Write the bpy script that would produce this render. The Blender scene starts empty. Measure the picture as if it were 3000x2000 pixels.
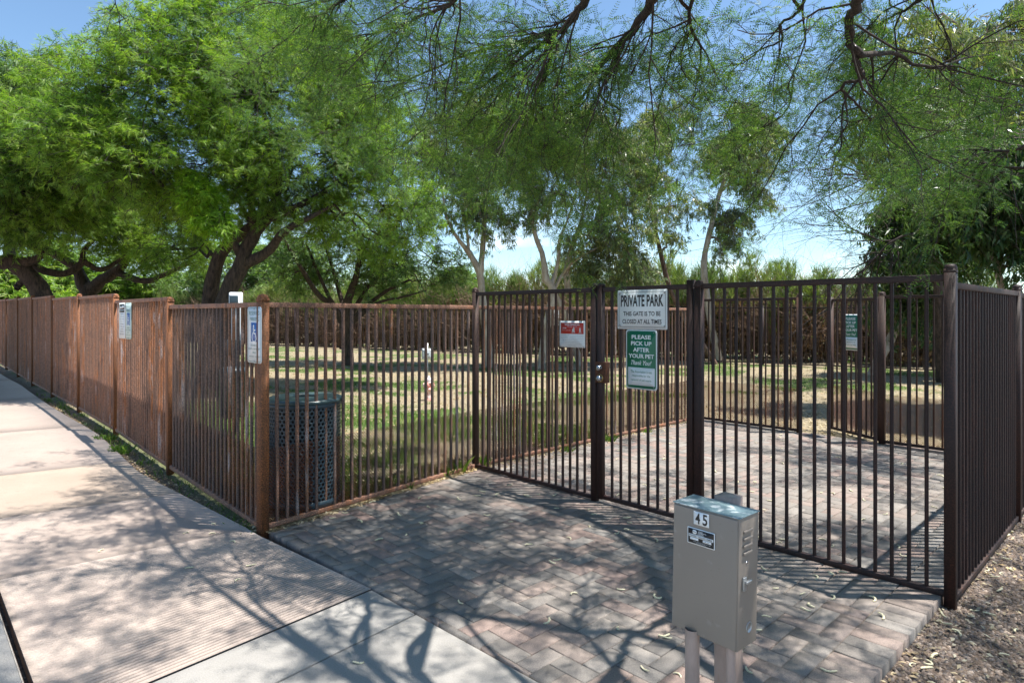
import bpy, math, random
import numpy as np
from mathutils import Vector, Matrix
random.seed(7); rng = np.random.default_rng(7)
SC = bpy.context.scene
COL = SC.collection
R = math.radians

# ------------------------------------------------------------------ camera
F, HOR, EYE = 1850.0, 919.0, 1.5
cam = bpy.data.cameras.new('camera'); camo = bpy.data.objects.new('camera', cam); COL.objects.link(camo)
camo.location = (0, 0, EYE); camo.rotation_euler = (R(90), 0, 0)
cam.sensor_width = 36; cam.lens = F/3000*36; cam.shift_y = -(1000-HOR)/3000
cam.clip_start = 0.05; cam.clip_end = 2000
SC.camera = camo
# ------------------------------------------------------------------ light
SUN_EL = 70.5
sdir = Vector((math.cos(R(SUN_EL)), -0.05*math.cos(R(SUN_EL)), math.sin(R(SUN_EL)))).normalized()   # towards the sun
w = bpy.data.worlds.new('World'); SC.world = w; w.use_nodes = True
nt = w.node_tree; nt.nodes.clear()
sky = nt.nodes.new('ShaderNodeTexSky'); sky.sky_type = 'NISHITA'; sky.sun_disc = False
sky.sun_elevation = R(SUN_EL); sky.sun_rotation = math.atan2(sdir.x, sdir.y); sky.altitude = 700
sky.dust_density = 0.6; sky.ozone_density = 1.0
tc = nt.nodes.new('ShaderNodeTexCoord'); sep = nt.nodes.new('ShaderNodeSeparateXYZ')
mp = nt.nodes.new('ShaderNodeMapping'); mp.inputs['Scale'].default_value = (3, 3, 11)
nz = nt.nodes.new('ShaderNodeTexNoise'); nz.inputs['Scale'].default_value = 2.2; nz.inputs['Detail'].default_value = 6
rp = nt.nodes.new('ShaderNodeValToRGB'); rp.color_ramp.elements[0].position = .5; rp.color_ramp.elements[1].position = .66
mr = nt.nodes.new('ShaderNodeMapRange'); mr.inputs['From Min'].default_value = .03; mr.inputs['From Max'].default_value = .2
mr.inputs['To Min'].default_value = .5; mr.inputs['To Max'].default_value = 0
mul = nt.nodes.new('ShaderNodeMath'); mul.operation = 'MULTIPLY'
mx = nt.nodes.new('ShaderNodeMix'); mx.data_type = 'RGBA'; mx.inputs['B'].default_value = (11, 11.5, 12, 1)
bg = nt.nodes.new('ShaderNodeBackground'); bg.inputs['Strength'].default_value = 0.095
out = nt.nodes.new('ShaderNodeOutputWorld'); L = nt.links.new
L(tc.outputs['Generated'], mp.inputs['Vector']); L(mp.outputs[0], nz.inputs['Vector']); L(nz.outputs['Fac'], rp.inputs[0])
L(tc.outputs['Generated'], sep.inputs[0]); L(sep.outputs['Z'], mr.inputs['Value'])
L(rp.outputs[0], mul.inputs[0]); L(mr.outputs[0], mul.inputs[1]); L(mul.outputs[0], mx.inputs['Factor'])
tint = nt.nodes.new('ShaderNodeMix'); tint.data_type = 'RGBA'; tint.blend_type = 'MULTIPLY'; tint.inputs['Factor'].default_value = 1; tint.inputs['B'].default_value = (0.98, 1.10, 1.12, 1)
L(sky.outputs[0], tint.inputs['A']); L(tint.outputs['Result'], mx.inputs['A']); L(mx.outputs['Result'], bg.inputs[0]); L(bg.outputs[0], out.inputs[0])
sl = bpy.data.lights.new('sun', 'SUN'); sl.energy = 5.0; sl.angle = R(0.53); sl.color = (1, .96, .90)
so = bpy.data.objects.new('sun', sl); COL.objects.link(so); so.rotation_euler = sdir.to_track_quat('Z', 'Y').to_euler(); so.location = (5, 0, 20)
SC.view_settings.view_transform = 'Standard'; SC.view_settings.look = 'None'
SC.view_settings.exposure = 1.05; SC.view_settings.gamma = 1; SC.view_settings.use_curve_mapping = False
SC.cycles.max_bounces = 6; SC.cycles.diffuse_bounces = 4; SC.cycles.transmission_bounces = 4
SC.cycles.use_adaptive_sampling = True; SC.cycles.adaptive_threshold = 0.02

# ------------------------------------------------------------------ helpers
def P(px, py, Y):                      # a point read off the photograph at distance Y
    return np.array([(px-1500)/F*Y, Y, EYE+(HOR-py)/F*Y])
def tag(o, label=None, cat=None, group=None, kind=None):
    if label: o['label'] = label
    if cat: o['category'] = cat
    if group: o['group'] = group
    if kind: o['kind'] = kind
    return o
def empty(name, loc, rz=0):
    o = bpy.data.objects.new(name, None); COL.objects.link(o); o.empty_display_size = .1
    o.location = tuple(float(c) for c in loc); o.rotation_euler = (0, 0, rz); return o
def fnoise(x, y, s=1.0, k=0):
    x = np.asarray(x)*s+k*17.3; y = np.asarray(y)*s-k*9.1
    return (np.sin(x*1.7+1.3*np.sin(y*1.1+k))+np.sin(y*2.1+1.7*np.sin(x*.9-k))+.6*np.sin(x*4.3+y*3.1+2*np.sin(y*2.7))+.5*np.sin(y*5.3-x*4.7+1.5*np.sin(x*3.3)))/3.1
class MB:
    """collects vertices and quads and links them as ONE mesh object"""
    def __init__(s): s.v = []; s.q = []; s.n = 0; s.t = []
    def add(s, v, q):
        v = np.asarray(v, float).reshape(-1, 3); q = np.asarray(q, int).reshape(-1, 4)
        s.v.append(v); s.q.append(q+s.n); s.n += len(v)
    def tri(s, v, t):
        v = np.asarray(v, float).reshape(-1, 3); s.v.append(v); s.t.append(np.asarray(t, int).reshape(-1, 3)+s.n); s.n += len(v)
    def box(s, c, sz, ax=None, chamfer=0):     # ax: 3x3 rows = axes
        c = np.asarray(c, float); h = np.asarray(sz, float)/2
        ax = np.eye(3) if ax is None else np.asarray(ax, float)
        sg = np.array([[-1,-1,-1],[1,-1,-1],[1,1,-1],[-1,1,-1],[-1,-1,1],[1,-1,1],[1,1,1],[-1,1,1]])
        s.add(c+(sg*h)@ax, [[0,3,2,1],[4,5,6,7],[0,1,5,4],[1,2,6,5],[2,3,7,6],[3,0,4,7]])
    def boxes(s, cs, sz, ax=None):             # many equal boxes
        cs = np.asarray(cs, float).reshape(-1, 3); h = np.asarray(sz, float)/2
        ax = np.eye(3) if ax is None else np.asarray(ax, float)
        sg = np.array([[-1,-1,-1],[1,-1,-1],[1,1,-1],[-1,1,-1],[-1,-1,1],[1,-1,1],[1,1,1],[-1,1,1]])
        base = (sg*h)@ax; q = np.array([[0,3,2,1],[4,5,6,7],[0,1,5,4],[1,2,6,5],[2,3,7,6],[3,0,4,7]])
        v = cs[:, None, :]+base[None]; qq = q[None]+(np.arange(len(cs))*8)[:, None, None]
        s.add(v, qq)
    def beam(s, p0, p1, wd, ht, up=(0,0,1)):
        p0 = np.asarray(p0, float); p1 = np.asarray(p1, float); d = p1-p0; ln = np.linalg.norm(d); d = d/ln
        sd = np.cross(d, up); sd /= np.linalg.norm(sd); u = np.cross(sd, d)
        s.box((p0+p1)/2, (ln, wd, ht), np.array([d, -sd, u]))
    def prism(s, prof, z0, z1, ax=None, o=(0,0,0), cap=True):   # prof: (x,y) list counter-clockwise
        pr = np.asarray(prof, float); n = len(pr); o = np.asarray(o, float)
        v = np.vstack([np.c_[pr, np.full(n, z0)], np.c_[pr, np.full(n, z1)], [[pr[:,0].mean(), pr[:,1].mean(), z0]], [[pr[:,0].mean(), pr[:,1].mean(), z1]]])
        if ax is not None: v = v@np.asarray(ax, float)
        v = v+o
        q = [[i, (i+1)%n, n+(i+1)%n, n+i] for i in range(n)]
        t = []
        if cap: t = [[(i+1)%n, i, 2*n] for i in range(n)]+[[n+i, n+(i+1)%n, 2*n+1] for i in range(n)]
        off = s.n; s.v.append(v); s.n += len(v); s.q.append(np.array(q)+off)
        if t: s.t.append(np.array(t)+off)
    def lathe(s, prof, n=24, o=(0,0,0), ax=None, close=False):  # prof: (r,z)
        a = np.arange(n)*2*math.pi/n; pr = np.asarray(prof, float)
        v = np.stack([pr[:,None,0]*np.cos(a), pr[:,None,0]*np.sin(a), np.repeat(pr[:,1:2], n, 1)], -1).reshape(-1, 3)
        if ax is not None: v = v@np.asarray(ax, float)
        q = [[k*n+i, k*n+(i+1)%n, (k+1)*n+(i+1)%n, (k+1)*n+i] for k in range(len(pr)-1) for i in range(n)]
        s.add(v+np.asarray(o, float), q)
    def tube(s, pts, rad, n=8):
        tubes(s, [(np.asarray(pts, float), np.broadcast_to(np.asarray(rad, float), (len(pts),)))], n)
    def build(s, name, mat, parent=None, smooth=False, bevel=0, loc=None, attr=None):
        me = bpy.data.meshes.new(name)
        v = np.vstack(s.v) if s.v else np.zeros((0, 3))
        q = np.vstack(s.q) if s.q else np.zeros((0, 4), int); t = np.vstack(s.t) if s.t else np.zeros((0, 3), int)
        if loc is not None: v = v-np.asarray(loc, float)
        me.vertices.add(len(v)); me.vertices.foreach_set('co', v.astype(np.float32).ravel())
        idx = np.concatenate([q.ravel(), t.ravel()]); me.loops.add(len(idx)); me.loops.foreach_set('vertex_index', idx.astype(np.int32))
        st = np.concatenate([np.arange(len(q))*4, len(q)*4+np.arange(len(t))*3]); me.polygons.add(len(st))
        me.polygons.foreach_set('loop_start', st.astype(np.int32))
        me.update(calc_edges=True); me.validate()
        if smooth: me.polygons.foreach_set('use_smooth', [True]*len(me.polygons))
        if attr:
            for an, av in attr.items():
                A = me.attributes.new(an, 'FLOAT', 'POINT'); A.data.foreach_set('value', np.asarray(av, np.float32))
        for m in (mat if isinstance(mat, (list, tuple)) else [mat]): me.materials.append(m)
        o = bpy.data.objects.new(name, me); COL.objects.link(o)
        if parent is not None: o.parent = parent
        if loc is not None: o.location = tuple(float(c) for c in loc)
        if bevel:
            b = o.modifiers.new('bevel', 'BEVEL'); b.width = bevel; b.segments = 2; b.limit_method = 'ANGLE'
        return o
def tubes(mb, polys, n=4):
    """polylines (points, radii) -> tapered tubes, grouped by point count so numpy does the work"""
    g = {}
    for p, r in polys: g.setdefault(len(p), []).append((p, r))
    a = np.arange(n)*2*math.pi/n+.4
    for k, lst in g.items():
        if k < 2: continue
        Pp = np.array([x[0] for x in lst], float); Rr = np.array([x[1] for x in lst], float)
        T = np.gradient(Pp, axis=1); T /= np.linalg.norm(T, axis=2, keepdims=True)+1e-9
        m = T.mean(1); ref = np.where(np.abs(m[:, 2:3]) > .8*np.linalg.norm(m, axis=1, keepdims=True), [[1., 0, 0]], [[0, 0, 1.]])
        A = np.cross(T, ref[:, None, :]); A /= np.linalg.norm(A, axis=2, keepdims=True)+1e-9
        B = np.cross(T, A)
        V = Pp[:, :, None, :]+Rr[:, :, None, None]*(A[:, :, None, :]*np.cos(a)[:, None]+B[:, :, None, :]*np.sin(a)[:, None])
        N = len(lst); i = np.arange(n); j = (i+1) % n
        q = np.stack([i, j, j+n, i+n], -1)[None]+(np.arange(k-1)*n)[:, None, None]
        q = q.reshape(-1, 4)[None]+(np.arange(N)*k*n)[:, None, None]
        mb.add(V.reshape(-1, 3), q.reshape(-1, 4))
def norm(v): v = np.asarray(v, float); return v/(np.linalg.norm(v, axis=-1, keepdims=True)+1e-9)

# ------------------------------------------------------------------ materials
class NG:
    def __init__(s, name, rough=.8, metal=0):
        m = bpy.data.materials.new(name); m.use_nodes = True; s.m = m; s.t = m.node_tree
        s.b = s.t.nodes['Principled BSDF']; s.b.inputs['Roughness'].default_value = rough; s.b.inputs['Metallic'].default_value = metal
    def n(s, t, **k):
        x = s.t.nodes.new(t)
        for a, b in k.items():
            if a in x.inputs: x.inputs[a].default_value = b
            else: setattr(x, a, b)
        return x
    def l(s, a, b): s.t.links.new(a, b)
    def coord(s, scale=(1,1,1), kind='Object'):
        c = s.n('ShaderNodeTexCoord'); mp = s.n('ShaderNodeMapping'); mp.inputs['Scale'].default_value = scale
        s.l(c.outputs[kind], mp.inputs[0]); return mp.outputs[0]
    def noise(s, scale, detail=4, vec=None, rough=.55):
        x = s.n('ShaderNodeTexNoise'); x.inputs['Scale'].default_value = scale; x.inputs['Detail'].default_value = detail; x.inputs['Roughness'].default_value = rough
        if vec is not None: s.l(vec, x.inputs['Vector'])
        return x.outputs['Fac']
    def ramp(s, fac, stops):
        x = s.n('ShaderNodeValToRGB'); e = x.color_ramp.elements
        e[0].position, e[0].color = stops[0][0], (*stops[0][1], 1); e[1].position, e[1].color = stops[-1][0], (*stops[-1][1], 1)
        for p, c in stops[1:-1]:
            k = e.new(p); k.color = (*c, 1)
        s.l(fac, x.inputs[0]); return x.outputs[0]
    def mix(s, f, a, b, mode='MIX'):
        x = s.n('ShaderNodeMix', data_type='RGBA', blend_type=mode)
        for nm, v in (('Factor', f), ('A', a), ('B', b)):
            if hasattr(v, 'is_output'): s.l(v, x.inputs[nm])
            elif nm == 'Factor': x.inputs[nm].default_value = v
            else: x.inputs[nm].default_value = (*v, 1)
        return x.outputs['Result']
    def bump(s, h, strength=.3, dist=.01):
        x = s.n('ShaderNodeBump'); x.inputs['Strength'].default_value = strength; x.inputs['Distance'].default_value = dist
        s.l(h, x.inputs['Height']); s.l(x.outputs[0], s.b.inputs['Normal'])
    def base(s, c):
        if hasattr(c, 'is_output'): s.l(c, s.b.inputs['Base Color'])
        else: s.b.inputs['Base Color'].default_value = (*c, 1)
def plain(name, c, rough=.6, metal=0, spec=None):
    g = NG(name, rough, metal)
    n1 = g.noise(18, 5, g.coord()); g.base(g.mix(n1, tuple(x*.82 for x in c), tuple(min(1, x*1.12) for x in c)))
    return g.m
def flat(name, c, rough=.5):
    g = NG(name, rough); g.base(c); return g.m
def rust_mat(name, dark, mid, orange, pale, rough=.78, amt=.5):
    g = NG(name, rough); v = g.coord((1, 1, .22), 'Object'); v2 = g.coord((1, 1, 1), 'Object')
    a0 = g.noise(9, 5, v, .65); gi = g.n('ShaderNodeNewGeometry'); am = g.n('ShaderNodeMath', operation='MULTIPLY_ADD'); g.l(gi.outputs['Random Per Island'], am.inputs[0]); am.inputs[1].default_value = .22; g.l(a0, am.inputs[2])
    a1 = g.n('ShaderNodeMath', operation='SUBTRACT'); g.l(am.outputs[0], a1.inputs[0]); a1.inputs[1].default_value = .11; a = a1.outputs[0]; b = g.noise(140, 3, v2); c = g.noise(2.2, 3, v)
    base = g.ramp(a, [(.32, dark), (.46, mid), (.6, orange), (.72, pale)])
    base = g.mix(g.ramp(c, [(.4, (0,0,0)), (.62, (1,1,1))]), base, mid)
    sp = g.ramp(b, [(.45, (.55,.55,.55)), (.62, (1.5,1.35,1.2))])
    base = g.mix(1.0, base, sp, 'MULTIPLY')
    g.base(base); g.bump(b, .35, .002); return g.m
M = {}
M['rust'] = rust_mat('weathered_rust_paint', (.15,.085,.065), (.31,.175,.125), (.40,.155,.06), (.56,.46,.45))
M['rust_bar'] = rust_mat('rusted_grey_bars', (.09,.07,.07), (.16,.11,.095), (.25,.115,.055), (.38,.33,.33))
M['rust_post'] = rust_mat('rusted_post', (.11,.055,.035), (.19,.08,.035), (.31,.115,.035), (.24,.16,.13))
M['dark'] = rust_mat('dark_brown_paint', (.020,.009,.010), (.028,.012,.011), (.05,.017,.012), (.06,.03,.027), .62)
M['dark_rust'] = rust_mat('brown_rusting_paint', (.026,.016,.015), (.045,.023,.018), (.085,.034,.017), (.10,.065,.055), .7)
M['meshrust'] = rust_mat('rusted_wire_mesh', (.10,.045,.025), (.17,.065,.035), (.27,.09,.035), (.2,.12,.08))
M['lockplate'] = rust_mat('rusty_lock_box', (.06,.024,.013), (.09,.035,.017), (.15,.055,.02), (.12,.05,.03))
M['white'] = flat('sign_white', (.78,.82,.84), .35); M['black'] = flat('sign_black', (.012,.012,.014), .4)
M['green'] = flat('sign_green', (.008,.16,.085), .3); M['blue'] = flat('sign_blue', (.012,.12,.42), .35)
M['teal'] = flat('sign_teal_ink', (.03,.16,.14), .4); M['red'] = flat('sign_red', (.48,.03,.022), .4)
M['ink'] = flat('small_print', (.10,.12,.17), .5); M['palegreen'] = flat('faded_sign', (.55,.68,.66), .4)
M['zinc'] = plain('galvanised_metal', (.42,.43,.43), .35, .7)
M['brass'] = plain('brass_ring', (.55,.38,.15), .3, .9); M['chrome'] = plain('lock_chrome', (.62,.64,.68), .18, 1)
M['bin'] = plain('dark_green_powder_coat', (.045,.07,.085), .3); M['binlid'] = plain('green_grey_bin_lid', (.05,.085,.088), .35)
M['bag'] = plain('black_bin_liner', (.01,.01,.012), .4)
M['hyd'] = NG('faded_red_hydrant_paint', .5)
g = M['hyd']; g.base(g.ramp(g.noise(9, 4, g.coord()), [(.38, (.5,.11,.08)), (.5, (.62,.27,.21)), (.6, (.75,.58,.52))])); M['hyd'] = g.m
# box paint with specks
g = NG('taupe_metal_paint', .42); v = g.coord()
vo = g.n('ShaderNodeTexVoronoi', feature='F1'); vo.inputs['Scale'].default_value = 95; g.l(v, vo.inputs['Vector'])
spk = g.ramp(vo.outputs['Distance'], [(.06, (1,1,1)), (.13, (0,0,0))]); sel = g.ramp(g.noise(33, 3, v), [(.52, (0,0,0)), (.58, (1,1,1))])
fac = g.mix(1.0, spk, sel, 'MULTIPLY'); c = g.mix(g.noise(3, 3, v), (.23,.195,.165), (.28,.24,.20))
c = g.mix(g.ramp(g.noise(14, 5, v), [(.62, (0,0,0)), (.72, (.5,.5,.5))]), c, (.38,.36,.33))
g.base(g.mix(fac, c, (.14,.085,.05))); g.bump(g.noise(60, 3, v), .1, .002); M['box'] = g.m
g = NG('weathered_blue_grey_lid', .35); v = g.coord()
g.base(g.mix(g.ramp(g.noise(28, 5, v), [(.52, (0,0,0)), (.6, (1,1,1))]), (.17,.25,.27), (.55,.6,.6))); M['lid'] = g.m
g = NG('pinkish_beige_pole_paint', .6); v = g.coord((1,1,.4))
g.base(g.ramp(g.noise(16, 5, v), [(.35, (.30,.225,.19)), (.6, (.44,.33,.28)), (.75, (.32,.20,.12))])); M['pole'] = g.m
# bark
def bark(name, c1, c2, sc=30, zs=.25, bs=.7, dist=.03):
    g = NG(name, .9); v = g.coord((1, 1, zs)); a = g.noise(sc, 6, v, .7)
    g.base(g.ramp(a, [(.35, c1), (.65, c2)])); g.bump(a, bs, dist); return g.m
M['bark'] = bark('mesquite_bark', (.018,.013,.011), (.10,.066,.05), 26)
M['bark_red'] = bark('flaking_reddish_bark', (.05,.03,.022), (.24,.15,.11), 22)
M['twig'] = bark('dark_twig_bark', (.02,.015,.014), (.075,.055,.046), 40)
M['euc'] = bark('pale_gum_bark', (.28,.21,.155), (.58,.5,.42), 7, .35, .2)
M['grey_twig'] = bark('grey_dry_twigs', (.10,.075,.06), (.28,.22,.18), 12)
M['brush'] = bark('brown_dry_brush', (.09,.055,.04), (.32,.21,.14), 9)
def leafmat(name, a, b, c, trans=.35, rough=.5, csc=1.1):
    g = NG(name, rough); geo = g.n('ShaderNodeNewGeometry')
    col = g.ramp(geo.outputs['Random Per Island'], [(0, a), (.55, b), (1, c)])
    nn = g.ramp(g.noise(csc, 3, g.coord()), [(.35, (.72,.8,.85)), (.65, (1.25,1.15,.9))])
    col = g.mix(1.0, col, nn, 'MULTIPLY'); g.base(col)
    g.b.inputs['Specular IOR Level'].default_value = .35
    tr = g.n('ShaderNodeBsdfTranslucent'); tc = g.mix(1.0, col, (1.5,1.7,.7), 'MULTIPLY'); g.l(tc, tr.inputs['Color'])
    ms = g.n('ShaderNodeMixShader'); ms.inputs[0].default_value = trans
    o = [n for n in g.t.nodes if n.type == 'OUTPUT_MATERIAL'][0]
    g.l(g.b.outputs[0], ms.inputs[1]); g.l(tr.outputs[0], ms.inputs[2]); g.l(ms.outputs[0], o.inputs[0]); return g.m
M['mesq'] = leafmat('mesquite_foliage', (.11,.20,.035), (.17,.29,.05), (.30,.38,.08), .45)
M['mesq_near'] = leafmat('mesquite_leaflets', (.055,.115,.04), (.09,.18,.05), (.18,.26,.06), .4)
M['mesq_blue'] = leafmat('blue_green_foliage', (.09,.16,.06), (.15,.24,.08), (.22,.31,.11), .4)
M['lime'] = leafmat('lime_foliage', (.13,.26,.02), (.22,.38,.03), (.34,.44,.05), .45)
M['gum'] = leafmat('gum_leaves', (.10,.14,.07), (.19,.24,.12), (.36,.38,.17), .3, .33)
M['gum_dark'] = leafmat('dark_gum_leaves', (.035,.075,.03), (.06,.12,.045), (.12,.18,.065), .28, .32)
M['shrub'] = leafmat('desert_shrub_green', (.10,.16,.045), (.16,.23,.07), (.25,.29,.11), .35, csc=.6)
M['deadleaf'] = leafmat('dry_brown_leaves', (.10,.06,.04), (.20,.125,.08), (.32,.22,.14), .2)
M['grass'] = leafmat('grass_blades', (.06,.13,.02), (.10,.2,.03), (.2,.24,.06), .3)
M['litter'] = leafmat('dry_leaf_litter', (.22,.15,.09), (.38,.29,.19), (.55,.47,.34), .1, .7)
M['pod'] = leafmat('cream_seed_pod', (.58,.52,.36), (.68,.62,.46), (.74,.66,.52), .05, .5)
M['flower'] = leafmat('yellow_catkins', (.5,.32,.03), (.55,.38,.04), (.6,.42,.08), .2)

# ------------------------------------------------------------------ layout of the fences, read off the photograph
u = np.array([.7246, .689, 0.]); v = np.array([-.689, .7246, 0.])      # along the right fence; along the gate line
A = np.array([2.32, 3.34, 0.])                                         # right corner post
def UV(a, b, z=0): return A+u*a+v*b+np.array([0, 0, z])
C0 = np.array([-1.72, 4.36, 0.])                                       # corner post beside the path
G0 = UV(0, 3.883)                                                      # post where the gate line leaves the low fence
E0 = UV(4.15, 3.86)
LEFT = [(-1.72,4.36),(-3.14,5.8),(-4.61,7.35),(-6.03,8.8),(-7.42,10.2),(-8.80,11.6),(-10.24,13.1),(-11.76,14.7),(-13.2,16.2),(-14.6,17.7)]
FAR = [(-30,34.2),(-12.6,26.6),(-2.4,22.0),(4.9,18.4),(10.9,15.3),(17.5,12.0)]
def gz(x, y):
    x = np.asarray(x, float); y = np.asarray(y, float)
    a = .27*(1-np.exp(-np.maximum(0, (-x-1.7)*2)/9)); t = np.clip((y-9.5)/13, 0, 1); b = .16*t*t*(3-2*t)
    return np.maximum(a, b)
def inside(poly, x, y):
    x = np.asarray(x, float); y = np.asarray(y, float); r = np.zeros(x.shape, bool); n = len(poly)
    for i in range(n):
        x0, y0 = poly[i][:2]; x1, y1 = poly[(i+1) % n][:2]
        if y0 == y1: continue
        r ^= ((y0 > y) != (y1 > y)) & (x < (x1-x0)*(y-y0)/(y1-y0)+x0)
    return r
def segdist(pts, x, y):
    d = np.full(np.shape(x), 1e9)
    for (x0, y0), (x1, y1) in zip(pts[:-1], pts[1:]):
        dx, dy = x1-x0, y1-y0; t = np.clip(((x-x0)*dx+(y-y0)*dy)/(dx*dx+dy*dy), 0, 1)
        d = np.minimum(d, np.hypot(x-x0-t*dx, y-y0-t*dy))
    return d
KB = UV(4.15, 0); RF = UV(34, 0)
fence_line = [tuple(p) for p in LEFT[::-1]]+[tuple(G0[:2]), tuple(E0[:2]), tuple(KB[:2]), tuple(RF[:2])]
NP = [(-120, 123)]+fence_line+[(150, 150), (150, -150), (-150, -150), (-150, 123)]
def park(x, y):
    s = np.where(inside(NP, x, y), -1., 1.)*segdist([(-120,123)]+fence_line, x, y)
    return s
def green(x, y):
    n = fnoise(x, y, .8)+.5*fnoise(x, y, 2.9, 3)
    nearleft = np.exp(-((np.asarray(x)+3)**2/7+(np.asarray(y)-7.5)**2/7))*1.1
    bare = np.exp(-((np.asarray(x)-4.3)**2/3+(np.asarray(y)-9.2)**2/2.5))*1.8
    return np.clip((n+nearleft-bare-.05)*.9+.22, 0, 1)
def Hg(x, y):
    s = park(x, y); return gz(x, y)-.055+.05*np.clip(s/.15+.2, 0, 1)+.012*fnoise(x, y, 2.2, 1)*np.clip(s, 0, 1)

def axis(a, b, step, far):
    c = list(np.arange(a, b, step)); s = step
    while c[-1] < far: s *= 1.35; c.append(c[-1]+s)
    s = step; lo = [c[0]]
    while lo[-1] > -far: s *= 1.35; lo.append(lo[-1]-s)
    return np.array(lo[1:][::-1]+c)
def grid_mesh(xs, ys, hf):
    X, Y = np.meshgrid(xs, ys); Z = hf(X, Y); nx, ny = len(xs), len(ys)
    i = np.arange(nx-1)[None]+np.arange(ny-1)[:, None]*nx
    return np.stack([X, Y, Z], -1).reshape(-1, 3), np.stack([i, i+1, i+nx+1, i+nx], -1).reshape(-1, 4)

# ground sheet -----------------------------------------------------------
g = NG('park_and_gravel_ground', .95); vv = g.coord((1,1,1))
at = g.n('ShaderNodeAttribute', attribute_name='lawn'); gr = g.n('ShaderNodeAttribute', attribute_name='green')
fine = g.noise(55, 5, vv, .7); mid = g.noise(7, 5, vv, .65)
dirt = g.ramp(fine, [(.3, (.12,.10,.055)), (.5, (.26,.21,.13)), (.7, (.42,.35,.24))])
gravel = g.ramp(fine, [(.3, (.06,.042,.03)), (.5, (.14,.10,.075)), (.68, (.28,.215,.165))])
grs = g.ramp(g.noise(70, 4, vv, .7), [(.3, (.03,.055,.012)), (.6, (.10,.15,.03)), (.8, (.24,.22,.10))])
gf = g.n('ShaderNodeMath', operation='MULTIPLY_ADD'); g.l(mid, gf.inputs[0]); gf.inputs[1].default_value = .9; g.l(gr.outputs['Fac'], gf.inputs[2])
gm = g.ramp(gf.outputs[0], [(.62, (0,0,0)), (.95, (1,1,1))])
lawn = g.mix(gm, dirt, grs); g.base(g.mix(at.outputs['Fac'], gravel, lawn)); g.bump(fine, .7, .02)
xs = axis(-13, 13, .13, 170); ys = axis(-1, 27, .13, 170)
vg, qg = grid_mesh(xs, ys, Hg)
mb = MB(); mb.add(vg, qg)
tag(mb.build('ground', g.m, smooth=True, attr={'lawn': np.clip(park(vg[:,0], vg[:,1])/.2+.5, 0, 1), 'green': green(vg[:,0], vg[:,1])}), kind='structure')

# concrete path ------------------------------------------------------------
def concrete(name, c1, c2, dark):
    g = NG(name, .85); vv = g.coord(); a = g.noise(1.6, 6, vv, .6); b = g.noise(160, 3, vv); s = g.noise(11, 6, vv, .7)
    c = g.mix(g.ramp(a, [(.3, (0,0,0)), (.7, (1,1,1))]), c1, c2)
    c = g.mix(g.ramp(s, [(.56, (0,0,0)), (.75, (.55,.55,.55))]), c, dark)
    vo = g.n('ShaderNodeTexVoronoi'); vo.inputs['Scale'].default_value = 42; g.l(vv, vo.inputs['Vector'])
    pit = g.mix(1.0, g.ramp(vo.outputs['Distance'], [(.05, (1,1,1)), (.1, (0,0,0))]), g.ramp(g.noise(9, 3, vv), [(.5, (0,0,0)), (.6, (1,1,1))]), 'MULTIPLY')
    c = g.mix(pit, c, dark)
    g.base(g.mix(1.0, c, g.ramp(b, [(.3, (.86,.86,.86)), (.7, (1.1,1.1,1.1))]), 'MULTIPLY')); g.bump(b, .3, .004); return g.m
M['pink'] = concrete('pinkish_path_concrete', (.315,.25,.21), (.37,.30,.255), (.24,.18,.15))
M['sand'] = concrete('sandy_path_concrete', (.31,.24,.185), (.36,.285,.225), (.25,.18,.14))
M['grey'] = concrete('grey_slab_concrete', (.26,.245,.225), (.315,.298,.275), (.19,.175,.16))
M['joint'] = plain('joint_dirt', (.05,.04,.03), .95)
off = norm(np.array([-.71, -.70])); pe = []          # right edge of the path: the fence line set off towards the camera
for i, (x, y) in enumerate(LEFT):
    d = .02 if i == 0 else .22+.04*math.sin(i*2.3)
    pe.append(np.array([x, y])+off*d)
pe = np.array(pe)
F_R = np.array([-1.83, 4.385]); F_L = np.array([-2.79, 3.415]); N_R = np.array([-.772, 3.443]); N_L = np.array([-1.695, 2.309])
pe[0] = [-1.70, 4.275]
def strip(name, a, b, mat, z=0.0, th=.09, nu=10, nv=10, fn=None, parent=None):
    """slab between two edge polylines a and b (same count), following the ground"""
    a = np.asarray(a, float); b = np.asarray(b, float)
    ta = np.linspace(0, len(a)-1, nu+1); ia = np.minimum(ta.astype(int), len(a)-2); fa = (ta-ia)[:, None]
    ea = a[ia]*(1-fa)+a[ia+1]*fa; eb = b[ia]*(1-fa)+b[ia+1]*fa
    tv = np.linspace(0, 1, nv+1)[None, :, None]; XY = ea[:, None]*(1-tv)+eb[:, None]*tv
    Z = gz(XY[..., 0], XY[..., 1])+z
    if fn is not None: Z = Z+fn(np.linspace(0, 1, nu+1)[:, None], tv[..., 0], XY)
    V = np.concatenate([XY, Z[..., None]], -1); W = V.copy(); W[..., 2] -= th
    m = MB(); n1 = nv+1; i = (np.arange(nu)[:, None]*n1+np.arange(nv)[None]); q = np.stack([i, i+n1, i+n1+1, i+1], -1).reshape(-1, 4)
    N = (nu+1)*n1; nrm = np.cross(V[1,0]-V[0,0], V[0,1]-V[0,0])
    if nrm[2] < 0: q = q[:, ::-1]
    rim = [k*n1 for k in range(nu+1)]+[nu*n1+k for k in range(1, nv+1)]+[k*n1+nv for k in range(nu-1, -1, -1)]+[k for k in range(nv-1, 0, -1)]
    e = [[rim[k], rim[(k+1) % len(rim)], rim[(k+1) % len(rim)]+N, rim[k]+N] for k in range(len(rim))]
    m.add(np.vstack([V.reshape(-1, 3), W.reshape(-1, 3)]), np.vstack([q, e])); return m
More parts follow.
